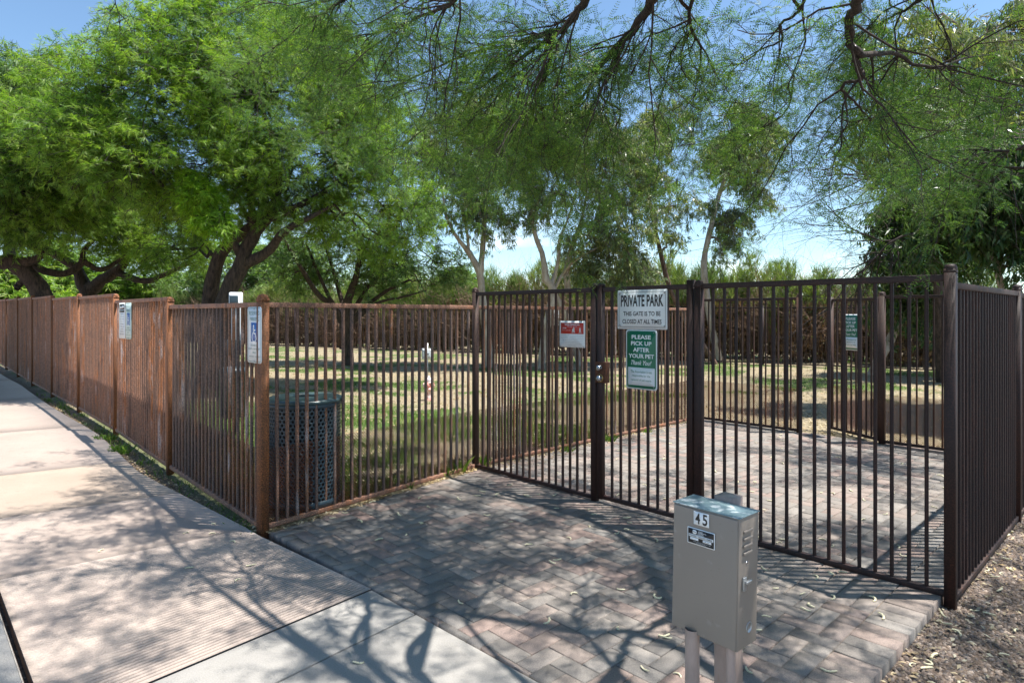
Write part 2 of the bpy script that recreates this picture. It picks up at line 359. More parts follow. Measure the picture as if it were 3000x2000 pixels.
# smooth slabs along the fence, with tooled joints between them
W_ = 1.46; leftdir = norm(np.array([-.72, -.69]))
cuts = [0, .62, 1.25, 2.3, 3.8, 5.6, 7.4, 8.6]
def edge(t):
    i = min(int(t), len(pe)-2); return pe[i]*(1-(t-i))+pe[i+1]*(t-i)
path = MB()
def merge(dst, src):
    dst_off = dst.n; dst.v += src.v; dst.q += [q+dst_off for q in src.q]; dst.t += [t+dst_off for t in src.t]; dst.n += src.n
pathB = MB()
for k in range(len(cuts)-1):
    a0, a1 = cuts[k]+(.0012 if k else 0), cuts[k+1]-.0012
    ts = np.linspace(a0, a1, 4); ea = np.array([edge(t) for t in ts])
    wd = 1.9+.9*ts[:, None]*.5; eb = ea+np.array([[-.74, -.67]])*(1.42+np.minimum(ts, 2)[:, None]*1.4)
    if k == 0: ea[0] = F_R; eb[0] = F_L; 
    merge(pathB if k == 1 else path, strip('s', ea, eb, None, nu=8, nv=8))
    # second slab further left
    ec = eb+np.array([[-.72, -.70]])*.005; ed = ec+np.array([[-.75, -.66]])*6
    if k == 0: ec[0] = F_L+np.array([-.03, -.02]); ed[0] = ec[0]+np.array([-4.0, -4.1])
    merge(path, strip('s', ec, ed, None, nu=6, nv=6))
tag(path.build('path', M['pink']), kind='structure')
tag(pathB.build('path_sandy_slab', M['sand']), kind='structure')
# ribbed ramp panel: real corrugations
NRIB = 58
def ribs(s, t, XY):
    ph = (s*NRIB) % 1.0; m = np.minimum(np.minimum(t, 1-t)*30, 1)*np.minimum(np.minimum(s, 1-s)*60, 1)
    return -.0085*np.exp(-((ph-.5)/.2)**2)*m-.0012*np.abs(ph-.5)*2*m
rb = strip('r', np.array([N_R+.004, F_R-.004]), np.array([N_L, F_L]), None, z=.001, nu=NRIB*8, nv=36, fn=ribs)
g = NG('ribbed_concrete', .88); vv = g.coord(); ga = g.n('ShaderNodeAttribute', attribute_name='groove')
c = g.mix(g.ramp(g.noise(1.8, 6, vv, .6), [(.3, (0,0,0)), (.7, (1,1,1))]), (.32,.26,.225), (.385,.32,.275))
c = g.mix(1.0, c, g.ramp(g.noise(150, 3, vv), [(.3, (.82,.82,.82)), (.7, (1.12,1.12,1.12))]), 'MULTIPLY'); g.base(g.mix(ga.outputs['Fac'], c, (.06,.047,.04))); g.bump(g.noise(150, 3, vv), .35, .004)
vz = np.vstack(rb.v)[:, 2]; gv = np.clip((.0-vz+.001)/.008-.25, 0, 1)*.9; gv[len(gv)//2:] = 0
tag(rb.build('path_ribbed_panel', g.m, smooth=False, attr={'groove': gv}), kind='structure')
# grey slabs nearest the camera
J1 = np.array([-.772, 3.443]); dpv = norm(np.array([.711, -.703])); dnr = np.array([-.631, -.776])
mbg = MB()
for (a, b) in ((.012, .40), (.412, 1.62), (1.632, 3.3), (3.312, 5.0)):
    p0, p1 = J1+dpv*a, J1+dpv*b
    merge(mbg, strip('g', np.array([p0, p1]), np.array([p0+dnr*1.448, p1+dnr*1.448]), None, nu=6, nv=8))
    merge(mbg, strip('g', np.array([p0+dnr*1.475, p1+dnr*1.475]), np.array([p0+dnr*6, p1+dnr*6]), None, nu=6, nv=8))
tag(mbg.build('path_grey_slab', M['grey'], bevel=.003), kind='structure')
kb = strip('k', np.array([N_L+np.array([-.015,-.02]), F_L+np.array([-.015,-.02])]), np.array([N_L+dnr*.03, F_L+dnr*.03]), None, z=-.012, nu=4, nv=1)
merge(kb, strip('k2', np.array([N_L+dnr*.034, F_L+dnr*.034]), np.array([N_L+dnr*4, F_L+dnr*4]), None, nu=4, nv=4))
tag(kb.build('path_curb_slab', M['grey']), kind='structure')

# brick paving: herringbone at 45 degrees to the gate line, soldier course on the right edge ---------------------------
g = NG('concrete_pavers', .85); geo = g.n('ShaderNodeNewGeometry'); vv = g.coord()
c = g.ramp(geo.outputs['Random Per Island'], [(0, (.13,.122,.115)), (.3, (.175,.162,.15)), (.5, (.215,.17,.148)), (.7, (.25,.178,.155)), (.85, (.19,.175,.163)), (1, (.26,.24,.22))])
cl = g.noise(.9, 3, vv); c = g.mix(g.ramp(cl, [(.4, (0,0,0)), (.65, (.75,.75,.75))]), c, (.245,.215,.19))
c = g.mix(1.0, c, g.ramp(g.noise(220, 3, vv), [(.3, (.72,.72,.72)), (.7, (1.28,1.26,1.22))]), 'MULTIPLY')
c = g.mix(g.ramp(g.noise(6, 5, vv, .7), [(.6, (0,0,0)), (.75, (.6,.6,.6))]), c, (.36,.28,.20))
g.base(c); g.bump(g.noise(220, 3, vv), .5, .004); M['paver'] = g.m
PVedge = [(-1.712, 4.398-.01), (2.6, 4.398-.01-4.312*.9892)]    # line beside the concrete
pav_poly = [PVedge[0], PVedge[1], tuple((A-u*4.6+v*.03)[:2]), tuple((A+u*4.2+v*.03)[:2]), tuple((UV(4.2, 3.8))[:2]), tuple(UV(.05, 3.80)[:2])]
wB, lB = .1, .2
def brick(mb, c, ax, l, wd, z=0.0):
    gp = .0022; b = .0035; hl, hw = l/2-gp, wd/2-gp
    pr = [(-hl,-hw),(hl,-hw),(hl,hw),(-hl,hw)]; inn = [(x-math.copysign(b,x), y-math.copysign(b,y)) for x, y in pr]
    dz = (random.random()-.5)*.004
    vs = [[x, y, -.06] for x, y in pr]+[[x, y, -b+dz] for x, y in pr]+[[x, y, dz] for x, y in inn]
    tl = (np.random.rand(2)-.5)*.012; vs = np.array(vs); vs[:, 2] += vs[:, 0]*tl[0]+vs[:, 1]*tl[1]
    q = [[0,1,5,4],[1,2,6,5],[2,3,7,6],[3,0,4,7],[4,5,9,8],[5,6,10,9],[6,7,11,10],[7,4,8,11],[8,9,10,11]]
    mb.add(vs@ax+c+np.array([0,0,z]), q)
np.random.seed(3)
pm = MB()
a45 = u.copy(); b45 = np.array([-a45[1], a45[0], 0]); AX = np.array([a45, b45, [0,0,1]]); AX2 = np.array([b45, -a45, [0,0,1]])
bn = np.array([.7034, .7108]); b0 = np.array(PVedge[0])
ln1 = norm((G0-C0)[:2]); nn1 = np.array([ln1[1], -ln1[0]])
HP = [(bn, -(bn@b0)-.004), (v[:2], -(v[:2]@A[:2])-.2365), (nn1, -(nn1@C0[:2])+.0), (-v[:2], (v[:2]@A[:2])+3.87), (-u[:2], (u[:2]@A[:2])+4.2)]   # inside: n.x+c > 0
HPS = [HP[0], (v[:2], -(v[:2]@A[:2])-.02)]
def clip(poly, hps):
    for n_, c_ in hps:
        o_ = []
        for i in range(len(poly)):
            a, b = poly[i], poly[(i+1) % len(poly)]; da, db = n_@a+c_, n_@b+c_
            if da > 0: o_.append(a)
            if da*db < 0: o_.append(a+(b-a)*da/(da-db))
        poly = o_
        if len(poly) < 3: return []
    return poly
def lay(c, ax, l_, w_, hps):
    hl, hw = l_/2, w_/2; q = [c[:2]+ax[0][:2]*x+ax[1][:2]*y for x, y in ((-hl,-hw),(hl,-hw),(hl,hw),(-hl,hw))]
    d = [min(n_@p+c_ for n_, c_ in hps) for p in q]
    if min(d) > 0: brick(pm, c, ax, l_, w_); return
    if max(d) < 0: return
    hl -= .0022; hw -= .0022; q = [c[:2]+ax[0][:2]*x+ax[1][:2]*y for x, y in ((-hl,-hw),(hl,-hw),(hl,hw),(-hl,hw))]
    p = clip(q, hps)
    if len(p) >= 3:
        p = np.array(p)
        if np.linalg.norm(p.max(0)-p.min(0)) > .03: pm.prism(p, -.06, (random.random()-.5)*.004)
org = UV(0, 1.9354)
for i in range(-75, 60):
    for j in range(-60, 60):
        m_ = (i-j) % 4
        if m_ == 0: cx, cy, ax = (i+1)*wB, (j+.5)*wB, AX
        elif m_ == 3: cx, cy, ax = (i+.5)*wB, (j+1)*wB, AX2
        else: continue
        c = org+a45*cx+b45*cy
        if c[1] > .9: lay(c, ax, lB, wB, HP)
for k in range(-44, 42):                       # soldier course
    c = A+u*(k*wB+.05)+v*.135
    if c[1] > .9: lay(c, np.array([v, -u, [0,0,1]]), .2, wB, HPS)
tag(pm.build('brick_paving', M['paver']), kind='structure')
g = NG('joint_sand', .95); g.base(g.mix(g.noise(60, 4, g.coord()), (.10,.08,.06), (.26,.215,.165)))
sb = MB(); base_ = [UV(-3.5, .05)[:2], UV(4.18, .05)[:2], UV(4.18, 3.86)[:2], UV(-3.5, 3.86)[:2]]; bp = np.array(clip([np.array(p) for p in base_], HP[:1]+HP[2:4])); k_ = len(bp)
sb.tri(np.vstack([np.c_[bp, np.full(k_, -.009)], [[*bp.mean(0), -.009]]]), [[i, (i+1) % k_, k_] for i in range(k_)])
tag(sb.build('paving_joint_sand', g.m), kind='structure')

# ------------------------------------------------------------------ fences
CH = lambda s, c=.003: [(-s+c,-s),(s-c,-s),(s,-s+c),(s,s-c),(s-c,s),(-s+c,s),(-s,s-c),(-s,-s+c)]
def post(parent, p, z0, z1, d, mat, size=.05, capmat=None):
    d = norm(np.array([d[0], d[1], 0])); ax = np.array([d, [-d[1], d[0], 0], [0,0,1]])
    m = MB(); m.prism(CH(size/2), z0, z1-.02, ax, (p[0], p[1], 0)); o = m.build('fence_post', mat, parent)
    c = MB(); s = size/2
    c.lathe([(s*1.16, z1-.031), (s*1.2, z1-.02), (s*1.1, z1-.008), (s*.8, z1+.001), (s*.35, z1+.006), (0.0005, z1+.007)], 16, (p[0], p[1], 0)); c.prism(CH(s*1.1), z1-.042, z1-.03, ax, (p[0], p[1], 0))
    c.build('post_cap', capmat or mat, o, smooth=False); return o
def wire_mesh(parent, p0, p1, zb0, zb1, h, off, mat, cw=.024, chh=.012, th=.0026):
    """expanded metal: staggered diamonds"""
    p0 = np.asarray(p0[:2], float); p1 = np.asarray(p1[:2], float); d = p1-p0; ln = np.hypot(*d); d /= ln; nrm = np.array([-d[1], d[0]])
    nc = int(ln/cw); nr = int(h/chh); cs = []
    i, j = np.meshgrid(np.arange(nc), np.arange(nr)); i = i.ravel(); j = j.ravel()
    x = (i+.5*(j % 2))*cw; z = j*chh
    V = []; Q = []
    for sx in (-1, 1):                    # each strand from a node down to next row's node
        xa, za = x, z; xb, zb = x+sx*cw/2, z+chh
        ok = (xb > 0) & (xb < ln)
        xa, za, xb, zb = xa[ok], za[ok], xb[ok], zb[ok]
        for side in (0, 1):               # two faces: flat strand and its edge, so it has thickness
            if side == 0:
                pts = [(xa, za-th, 0), (xb, zb-th, .004), (xb, zb+th, .004), (xa, za+th, 0)]
            else:
                pts = [(xa, za+th, 0), (xb, zb+th, .004), (xb, zb+th, -.0005), (xa, za+th, -.004)]
            A4 = []
            for (xx, zz, o) in pts:
                f = xx/ln; base = zb0*(1-f)+zb1*f
                A4.append(np.stack([p0[0]+d[0]*xx+nrm[0]*(off+o), p0[1]+d[1]*xx+nrm[1]*(off+o), base+zz], -1))
            V.append(np.stack(A4, 1).reshape(-1, 3))
    m = MB()
    for X in V: m.add(X, np.arange(len(X)).reshape(-1, 4))
    return m.build('wire_mesh', mat, parent)
def bay(parent, p0, p1, zt, zb0, zb1, mat, railmat, screen=0, sp=.0825, pk=.016, rail=.036, side=1, inset=.025, screenmat=None, name='picket_panel', top2=None, lo=.012):
    p0 = np.array([p0[0], p0[1]]); p1 = np.array([p1[0], p1[1]]); d = p1-p0; ln = np.hypot(*d); d = d/ln; n2 = np.array([-d[1], d[0]])
    zt1 = zt if top2 is None else top2
    a, b = p0+d*inset, p1-d*inset
    n = max(2, int(round((ln-.05)/sp))-1); t = (np.arange(n)+1)/(n+1); ax = np.array([[d[0], d[1], 0], [n2[0], n2[1], 0], [0,0,1]])
    L_ = ln-2*inset; m = MB(); sg = np.array([[-1,-1],[1,-1],[1,1],[-1,1]])*pk/2
    for tt in t:
        c = a+d*L_*tt; c = c+(np.random.rand(2)-.5)*.001
        zl = zb0*(1-tt)+zb1*tt+.03; zh = zt*(1-tt)+zt1*tt-rail+.002
        pr = [c+d*x+n2*y for x, y in sg]
        m.add([[*q, zl] for q in pr]+[[*q, zh] for q in pr], [[0,1,5,4],[1,2,6,5],[2,3,7,6],[3,0,4,7]])
    o = m.build(name, mat, parent)
    r = MB(); r.beam((*a, zt-rail/2), (*b, zt1-rail/2), rail*.9, rail); r.build('top_rail', railmat, o, bevel=.003)
    r = MB(); r.beam((*a, zb0+lo+.015), (*b, zb1+lo+.015), rail*.85, .032); r.build('bottom_rail', railmat, o, bevel=.003)
    if screen: wire_mesh(o, a, b, zb0+.03, zb1+.03, screen, side*(pk/2+.003), screenmat or mat)
    return o
hf = 1.58
# left run beside the path
fl = empty('picket_fence', (*C0[:2], 0)); tag(fl, 'long rusty picket fence stepping up along the pink concrete path on the left', 'fence')
fl_inv = Matrix.Translation(fl.matrix_world.translation)
def rootfix(root):       # children are written in world coordinates
    for ch in root.children: ch.matrix_parent_inverse = Matrix.Translation(-Vector(root.location))
steps = [.0, .035, .065, .03, .03, .0, .0, .0, .0]
for i in range(len(LEFT)-1):
    a, b = LEFT[i], LEFT[i+1]; za, zb = float(gz(*a)), float(gz(*b))
    zt = hf+[0.0, .075, .155, .17, .215, .235, .25, .265, .28][i]
    bay(fl, a, b, zt, za, zb, M['rust_bar'] if i == 0 else M['rust'], M['rust'], screen=.52 if i < 6 else 0, side=-1, screenmat=M['meshrust'], pk=.019)
    post(fl, b, zb-.05, zt+.04+(.03 if i in (0,1) else 0), np.array(b)-np.array(a), M['rust_post'], .055)
rootfix(fl)
# low fence from the corner to behind the gate and along the enclosure
fm = empty('picket_fence', (*C0[:2], 0)); tag(fm, 'low grey brown picket fence with wire mesh standing in front of the trash can', 'fence')
post(fm, C0, -.05, hf+.05, G0-C0, M['rust_post'], .062)
bay(fm, C0, G0, hf, 0, 0, M['rust_bar'], M['rust'], screen=.53, side=1, screenmat=M['meshrust'], pk=.019)
q1 = UV(1.95, 3.883); q2 = UV(3.92, 3.883)
bay(fm, G0, q1, hf, 0, 0, M['rust_bar'], M['rust'], screen=.53, side=1, screenmat=M['meshrust'])
bay(fm, q1, q2, hf, 0, 0, M['rust_bar'], M['rust'], screen=.53, side=1, screenmat=M['meshrust'])
post(fm, q1, -.05, hf+.02, u, M['rust_bar'], .05)
rootfix(fm)
# tall entry fence on the gate line
HG = 1.709
fe = empty('entry_fence', tuple(A)); tag(fe, 'tall dark brown picket fence closing the near side of the enclosure right of the gate', 'fence')
post(fe, A, -.09, HG+.05, v, M['dark'], .052)
jamb = UV(0, 1.475)
post(fe, jamb+v*(-.003), -.05, HG+.02, v, M['dark'], .052)
bay(fe, A, jamb, HG, 0, 0, M['dark'], M['dark'], sp=.0815, pk=.0165, lo=-.0)
rootfix(fe)
fe2 = empty('entry_fence', tuple(G0)); tag(fe2, 'tall brown picket panel left of the gate carrying the small red and white notice', 'fence')
post(fe2, G0, -.05, HG+.04, v, M['dark_rust'], .05)
le = UV(0, 2.40)
post(fe2, le, -.0, HG+.03, v, M['dark'], .05)
bay(fe2, le, G0, HG, 0.01, 0.01, M['dark_rust'], M['dark'], sp=.0815, pk=.0165, lo=.0)
rootfix(fe2)
# gate leaf
gt = empty('gate', tuple(UV(0, 1.53))); tag(gt, 'closed dark brown picket gate with the PRIVATE PARK sign hung on it', 'gate')
def stile(parent, p, z0, z1, d, mat, size, name='stile'):
    dd = norm(np.array([d[0], d[1], 0])); ax = np.array([dd, [-dd[1], dd[0], 0], [0,0,1]])
    m = MB(); m.prism(CH(size/2), z0, z1, ax, (p[0], p[1], 0)); return m.build(name, mat, parent)
stile(gt, UV(0, 1.535), .03, HG+.03, v, M['dark'], .048); s2 = stile(gt, UV(0, 2.335), .03, HG+.025, v, M['dark'], .045)
m = MB(); m.lathe([(.033, HG+.012), (.034, HG+.022), (.02, HG+.033), (.001, HG+.036)], 10, UV(0, 2.335)); m.build('stile_cap', M['dark'], s2)
bay(gt, UV(0, 1.535), UV(0, 2.335), HG, .02, .02, M['dark'], M['dark'], sp=.083, pk=.0165, name='gate_pickets')
rootfix(gt)
# deadlock box
axg = np.array([-v, u, [0,0,1.]])      # x to the right as seen, y away from camera
def P_on(px, py, p, d):                # point on the vertical plane through p with direction d
    r = (px-1500)/F; t = (p[0]-r*p[1])/(r*d[1]-d[0]); y = p[1]+t*d[1]; return np.array([r*y, y, EYE+(HOR-py)/F*y]), t
c, _ = P_on(1765, 1090, UV(0, 0), v)
lk = empty('lock_box', (c[0], c[1], c[2])); tag(lk, 'rusty brown lock box with two round keyed deadbolts on the gate edge', 'lock')
m = MB(); m.box(c-u*.0, (.10, .058, .165), axg); m.build('lock_case', M['lockplate'], lk, bevel=.002)
for k, dz in enumerate((.038, -.045)):
    ax2 = np.array([-v, [0,0,1.], -u])    # lathe axis -u
    cc = c-v*.0+np.array([0,0,dz])-u*.029
    m = MB(); m.lathe([(.001, 0), (.0275, 0), (.0275, .004), (.02, .03), (.0185, .033), (.001, .033)], 24, cc, ax2); o = m.build('lock_cylinder', M['chrome'], lk, smooth=False)
    m = MB(); m.lathe([(.012, .0335), (.011, .036), (.001, .036)], 16, cc, ax2); m.box(cc-u*.037, (.002, .003, .010), axg); m.build('keyway', M['zinc'], o)
    if k:
        m = MB(); m.lathe([(.028, .001), (.032, .001), (.032, .006), (.028, .007)], 28, cc, ax2); m.build('ring', M['brass'], o)
rootfix(lk)
for ch in lk.children:
    for c2 in ch.children: pass
# right fence
fr = empty('side_fence', tuple(A)); tag(fr, 'dark brown picket fence running away along the right edge beside the gravel', 'fence')
for k, (a, b) in enumerate(((.0, 2.02), (2.02, 4.12), (4.12, 6.2), (6.2, 8.3), (8.3, 10.4))):
    zt = [1.668, 1.655, 1.66, 1.66, 1.66][k]
    bay(fr, UV(a, 0), UV(b, 0), zt, -.03, -.03, M['dark'], M['dark_rust'], sp=.0815, pk=.0165, lo=-.005)
    post(fr, UV(b, 0), -.09, zt+.045, u, M['dark'], .05)
rootfix(fr)
# inner fence of the enclosure with its gate standing open
fi = empty('inner_fence', tuple(UV(4.15, 2.46))); tag(fi, 'brown picket panel at the back of the enclosure left of the open inner gate', 'fence')
post(fi, UV(4.15, 2.46), -.05, HG+.04, v, M['dark_rust'], .055); post(fi, UV(4.15, 3.9), -.05, HG+.0, v, M['dark_rust'], .05)
bay(fi, UV(4.15, 2.46), UV(4.15, 3.9), HG, 0, 0, M['dark_rust'], M['dark_rust'], screen=.53, side=1, screenmat=M['meshrust'])
rootfix(fi)
fj = empty('inner_fence', tuple(UV(4.15, 1.5))); tag(fj, 'brown picket panel at the back of the enclosure right of the open inner gate', 'fence')
post(fj, UV(4.15, 1.52), -.05, HG+.04, v, M['dark_rust'], .06)
bay(fj, UV(4.15, .02), UV(4.15, 1.52), HG, 0, 0, M['dark_rust'], M['dark_rust'], screen=.55, side=1, screenmat=M['meshrust'])
rootfix(fj)
ig = empty('inner_gate', tuple(UV(4.19, 1.57))); tag(ig, 'inner picket gate of the enclosure swung open with a small green sign on it', 'gate')
i0, i1 = UV(4.19, 1.57), UV(4.60, 2.24)
stile(ig, i0, .02, HG-.01, i1-i0, M['dark_rust'], .045); stile(ig, i1, .02, HG, i1-i0, M['dark_rust'], .045)
bay(ig, i0, i1, HG-.02, .01, .01, M['dark_rust'], M['dark_rust'], screen=.55, side=-1, screenmat=M['meshrust'], sp=.083, name='gate_pickets')
rootfix(ig)
# far fence at the back of the park
ff = empty('back_fence', (*FAR[2], 0)); tag(ff, 'thin dark picket fence far across the back of the park in front of the brush', 'fence')
for (a, b) in zip(FAR[:-1], FAR[1:]):
    a = np.array(a, float); b = np.array(b, float); ln = np.hypot(*(b-a)); n = max(1, round(ln/2.4))
    for k in range(n):
        p, q = a+(b-a)*k/n, a+(b-a)*(k+1)/n; zp, zq = float(gz(*p)), float(gz(*q))
        bay(ff, p, q, zp+1.58, zp+.02, zq+.02, M['dark_rust'], M['dark'], sp=.095, pk=.017, top2=zq+1.58)
        post(ff, p, zp-.05, zp+1.6, b-a, M['dark'], .055)
rootfix(ff)

# ------------------------------------------------------------------ signs
def text(parent, s, cx, cz, wd, ht, mat, y=-.003, bold=.0, shear=0, name='lettering'):
    """letters stretched to the given width and height, as flat mesh in the sign's own plane (x right, z up)"""
    cu = bpy.data.curves.new('t', 'FONT'); cu.body = s; cu.size = 1; cu.align_x = 'CENTER'; cu.offset = bold; cu.shear = shear; cu.resolution_u = 3
    o = bpy.data.objects.new('t', cu); COL.objects.link(o); dg = bpy.context.evaluated_depsgraph_get()
    me = bpy.data.meshes.new_from_object(o.evaluated_get(dg)); bpy.data.objects.remove(o); bpy.data.curves.remove(cu)
    n = len(me.vertices); co = np.zeros(n*3); me.vertices.foreach_get('co', co); co = co.reshape(-1, 3)
    lo, hi = co.min(0), co.max(0); co = (co-(lo+hi)/2)/np.maximum(hi-lo, 1e-6)
    V = np.c_[cx+co[:,0]*wd, np.full(n, y), cz+co[:,1]*ht]; me.vertices.foreach_set('co', V.ravel()); me.materials.clear(); me.materials.append(mat); me.update()
    me.name = name; r = bpy.data.objects.new(name, me); COL.objects.link(r); r.parent = parent; return r
def rrect(w_, h_, r, n=5):
    p = []
    for cx, cz, a0 in ((w_/2-r, h_/2-r, 0), (-w_/2+r, h_/2-r, 90), (-w_/2+r, -h_/2+r, 180), (w_/2-r, -h_/2+r, 270)):
        for k in range(n+1):
            a = R(a0+90*k/n); p.append((cx+r*math.cos(a), cz+r*math.sin(a)))
    return p
SX = np.array([[1,0,0],[0,0,1.],[0,-1.,0]])      # prism profile plane -> x,z; extrusion -> -y
def plate(parent, w_, h_, r, mat, y0, y1, name='panel', cx=0, cz=0):
    m = MB(); m.prism(rrect(w_, h_, r), y0, y1, SX, (cx, 0, cz)); return m.build(name, mat, parent)
def ringp(parent, w_, h_, r, t, mat, y, name='border', cx=0, cz=0):
    a = np.array(rrect(w_, h_, r)); b = np.array(rrect(w_-2*t, h_-2*t, max(r-t, .001))); n = len(a); m = MB()
    V = [[x+cx, -y, z+cz] for x, z in a]+[[x+cx, -y, z+cz] for x, z in b]
    m.add(V, [[i, (i+1) % n, n+(i+1) % n, n+i] for i in range(n)]); return m.build(name, mat, parent)
def bolts(parent, pts, r=.006, y=.002):
    for x, z in pts:
        m = MB(); m.lathe([(r, y), (r*.9, y+.003), (r*.3, y+.004), (.0002, y+.004)], 10, (x, 0, z), SX); m.build('bolt', M['zinc'], parent)
def sign_root(name, c, d, label, cat='sign'):     # d: direction to the right as seen by the viewer
    o = empty(name, c, math.atan2(d[1], d[0])); tag(o, label, cat); return o
right = -v
# PRIVATE PARK
c, _ = P_on(1880, 906.5, UV(-.022, 0), v); sc = c[1]/F
S = sign_root('warning_sign', c, right, 'white PRIVATE PARK sign with black frame, upper of the two signs on the gate')
H_ = 115.5*sc; Wd = H_*1.5
plate(S, Wd, H_, .006, M['white'], 0, .002); ringp(S, Wd*.94, H_*.9, .004, .0028, M['black'], .0028)
text(S, 'PRIVATE PARK', 0, H_*.225, Wd*.86, H_*.30, M['black'], bold=.03)
text(S, 'THIS GATE IS TO BE', 0, -H_*.105, Wd*.75, H_*.115, M['black'], bold=.02)
text(S, 'CLOSED AT ALL TIMES', 0, -H_*.305, Wd*.79, H_*.115, M['black'], bold=.02)
bolts(S, [(sx*Wd*.455, sz*H_*.42) for sx in (-1, 1) for sz in (-1, 1)], .0095, .003)
# green pet sign(s)
def pet_sign(c, d, H_, label):
    S = sign_root('pet_sign', c, d, label); Wd = H_*.62
    plate(S, Wd, H_, .022*H_/.45, M['white'], 0, .002)
    plate(S, Wd*.93, H_*.955, .02*H_/.45, M['green'], .0022, .0026, 'green_field')
    plate(S, Wd*.865, H_*.3, .004, M['white'], .0028, .0032, 'white_field', cz=-H_*.285)
    for k, (s, wf) in enumerate((('PLEASE', .62), ('PICK UP', .66), ('AFTER', .52), ('YOUR PET', .82))):
        text(S, s, 0, H_*(.375-.106*k), Wd*wf, H_*.07, M['white'], y=-.0034, bold=.025)
    text(S, 'Thank You!', 0, -H_*.055, Wd*.66, H_*.075, M['white'], y=-.0034, bold=.012, shear=.45)
    for k, (s, wf) in enumerate((('The Association is not', .68), ('responsible for the', .58), ('removal of pet waste.', .66))):
        text(S, s, 0, -H_*(.205+.072*k), Wd*wf, H_*.046, M['green'], y=-.0036, bold=.008)
    bolts(S, [(sx*Wd*.40, sz*H_*.45) for sx in (-1, 1) for sz in (-1, 1)], .004*H_/.45, .0028); return S
c, _ = P_on(1879, 1053, UV(-.022, 0), v)
pet_sign(c, right, 175*c[1]/F, 'large green and white pet clean up sign hung under the PRIVATE PARK sign')
# the wheelchair symbol
def wheelchair(parent, cx, cz, s, y):
    m = MB()
    def stroke(pts, wd):
        pts = np.array(pts, float); d = np.gradient(pts, axis=0); d /= np.linalg.norm(d, axis=1, keepdims=True); n_ = np.c_[-d[:,1], d[:,0]]*wd/2
        a = pts+n_; b = pts-n_; n = len(pts); V = [[cx+x*s, y, cz+z*s] for x, z in np.vstack([a, b])]
        m.add(V, [[i, i+1, n+i+1, n+i] for i in range(n-1)])
    k = np.linspace(0, 2*math.pi, 13); m.tri([[cx+s*(-.10+.085*math.cos(t)), y, cz+s*(.78+.085*math.sin(t))] for t in k[:-1]]+[[cx-.1*s, y, cz+.78*s]], [[i, (i+1) % 12, 12] for i in range(12)])
    stroke([(-.10,.70),(-.07,.28)], .11); stroke([(-.09,.50),(.18,.50)], .08); stroke([(-.08,.28),(.2,.28)], .1)
    stroke([(.16,.32),(.32,-.08),(.34,-.10)], .1); stroke([(.28,-.10),(.44,-.02)], .08)
    an = np.linspace(R(118), R(340), 18); stroke([(-.02+.32*math.cos(t), .05+.32*math.sin(t)) for t in an], .08)
    return m.build('wheelchair_symbol', M['white'], parent)
ld = np.array([1.42, -1.44]); ld /= np.hypot(*ld)     # along the left fence towards the camera side corner
def left_plane(i):
    a = np.array(LEFT[i]); b = np.array(LEFT[i+1]); d = (b-a)/np.hypot(*(b-a)); n_ = np.array([-.71,-.70]); return a+n_*.03, d
def parking_sign(px0, px1, pyc, hpx, i, label, faded=False):
    p, d = left_plane(i); p3 = np.array([*p, 0]); d3 = np.array([*d, 0])
    c0, t0 = P_on(px0, pyc, p3, d3); c1, t1 = P_on(px1, pyc, p3, d3); c = (c0+c1)/2; Wd = np.hypot(*(c1-c0)[:2]); H_ = hpx*c[1]/F
    S = sign_root('parking_sign', c, -d, label); fm_ = M['palegreen'] if faded else M['white']; ink = M['teal']
    plate(S, Wd, H_, Wd*.1, fm_, 0, .002); ringp(S, Wd*.93, H_*.965, Wd*.08, .004, M['teal'], .0026)
    text(S, 'RESERVED', 0, H_*.39, Wd*.74, H_*.072, ink); text(S, 'PARKING', 0, H_*.285, Wd*.66, H_*.072, ink)
    plate(S, Wd*.5, H_*.34, .004, M['blue'], .0024, .0028, 'blue_field', cz=H_*.05); wheelchair(S, 0, H_*(-.05), H_*.27, -.0032)
    text(S, 'DISABLED', 0, -H_*.185, Wd*.5, H_*.04, ink); text(S, 'PLATE OR PERMIT', 0, -H_*.25, Wd*.8, H_*.04, ink); text(S, 'ONLY', 0, -H_*.315, Wd*.26, H_*.04, ink)
    text(S, 'DO NOT BLOCK', -Wd*.2, -H_*.385, Wd*.36, H_*.02, ink); text(S, 'ACCESS AISLE', Wd*.22, -H_*.385, Wd*.36, H_*.02, ink)
    bolts(S, [(0, H_*.465), (0, -H_*.465)], .006, .003); return S
parking_sign(726, 767, 981, 164, 0, 'blue and white reserved parking sign beside the near corner post')
parking_sign(368, 385, 940, 106, 1, 'faded reserved parking sign on the far part of the left fence', True)
# towing notice beside the faded one
p, d = left_plane(1); p3 = np.array([*p, 0]); d3 = np.array([*d, 0])
c0, _ = P_on(349.5, 939, p3, d3); c1, _ = P_on(366.5, 939, p3, d3); c = (c0+c1)/2; Wd = np.hypot(*(c1-c0)[:2]); H_ = 104*c[1]/F
S = sign_root('notice_sign', c, -d, 'white towing notice with black picture block beside the faded parking sign')
plate(S, Wd, H_, .006, M['white'], 0, .002)
plate(S, Wd*.82, H_*.155, .002, M['black'], .0022, .0026, 'picture_block', cz=H_*.385); plate(S, Wd*.82, H_*.06, .002, M['black'], .0022, .0026, 'title_bar', cz=H_*.26)
m = MB(); m.prism([(x*Wd*.16-Wd*.17, z*H_*.035+H_*.37) for x, z in rrect(2, 2, .9)], .0028, .003, SX); m.prism([(x*Wd*.16+Wd*.18, z*H_*.04+H_*.39) for x, z in rrect(2, 2, .9)], .0028, .003, SX); m.build('picture_mark', M['white'], S)
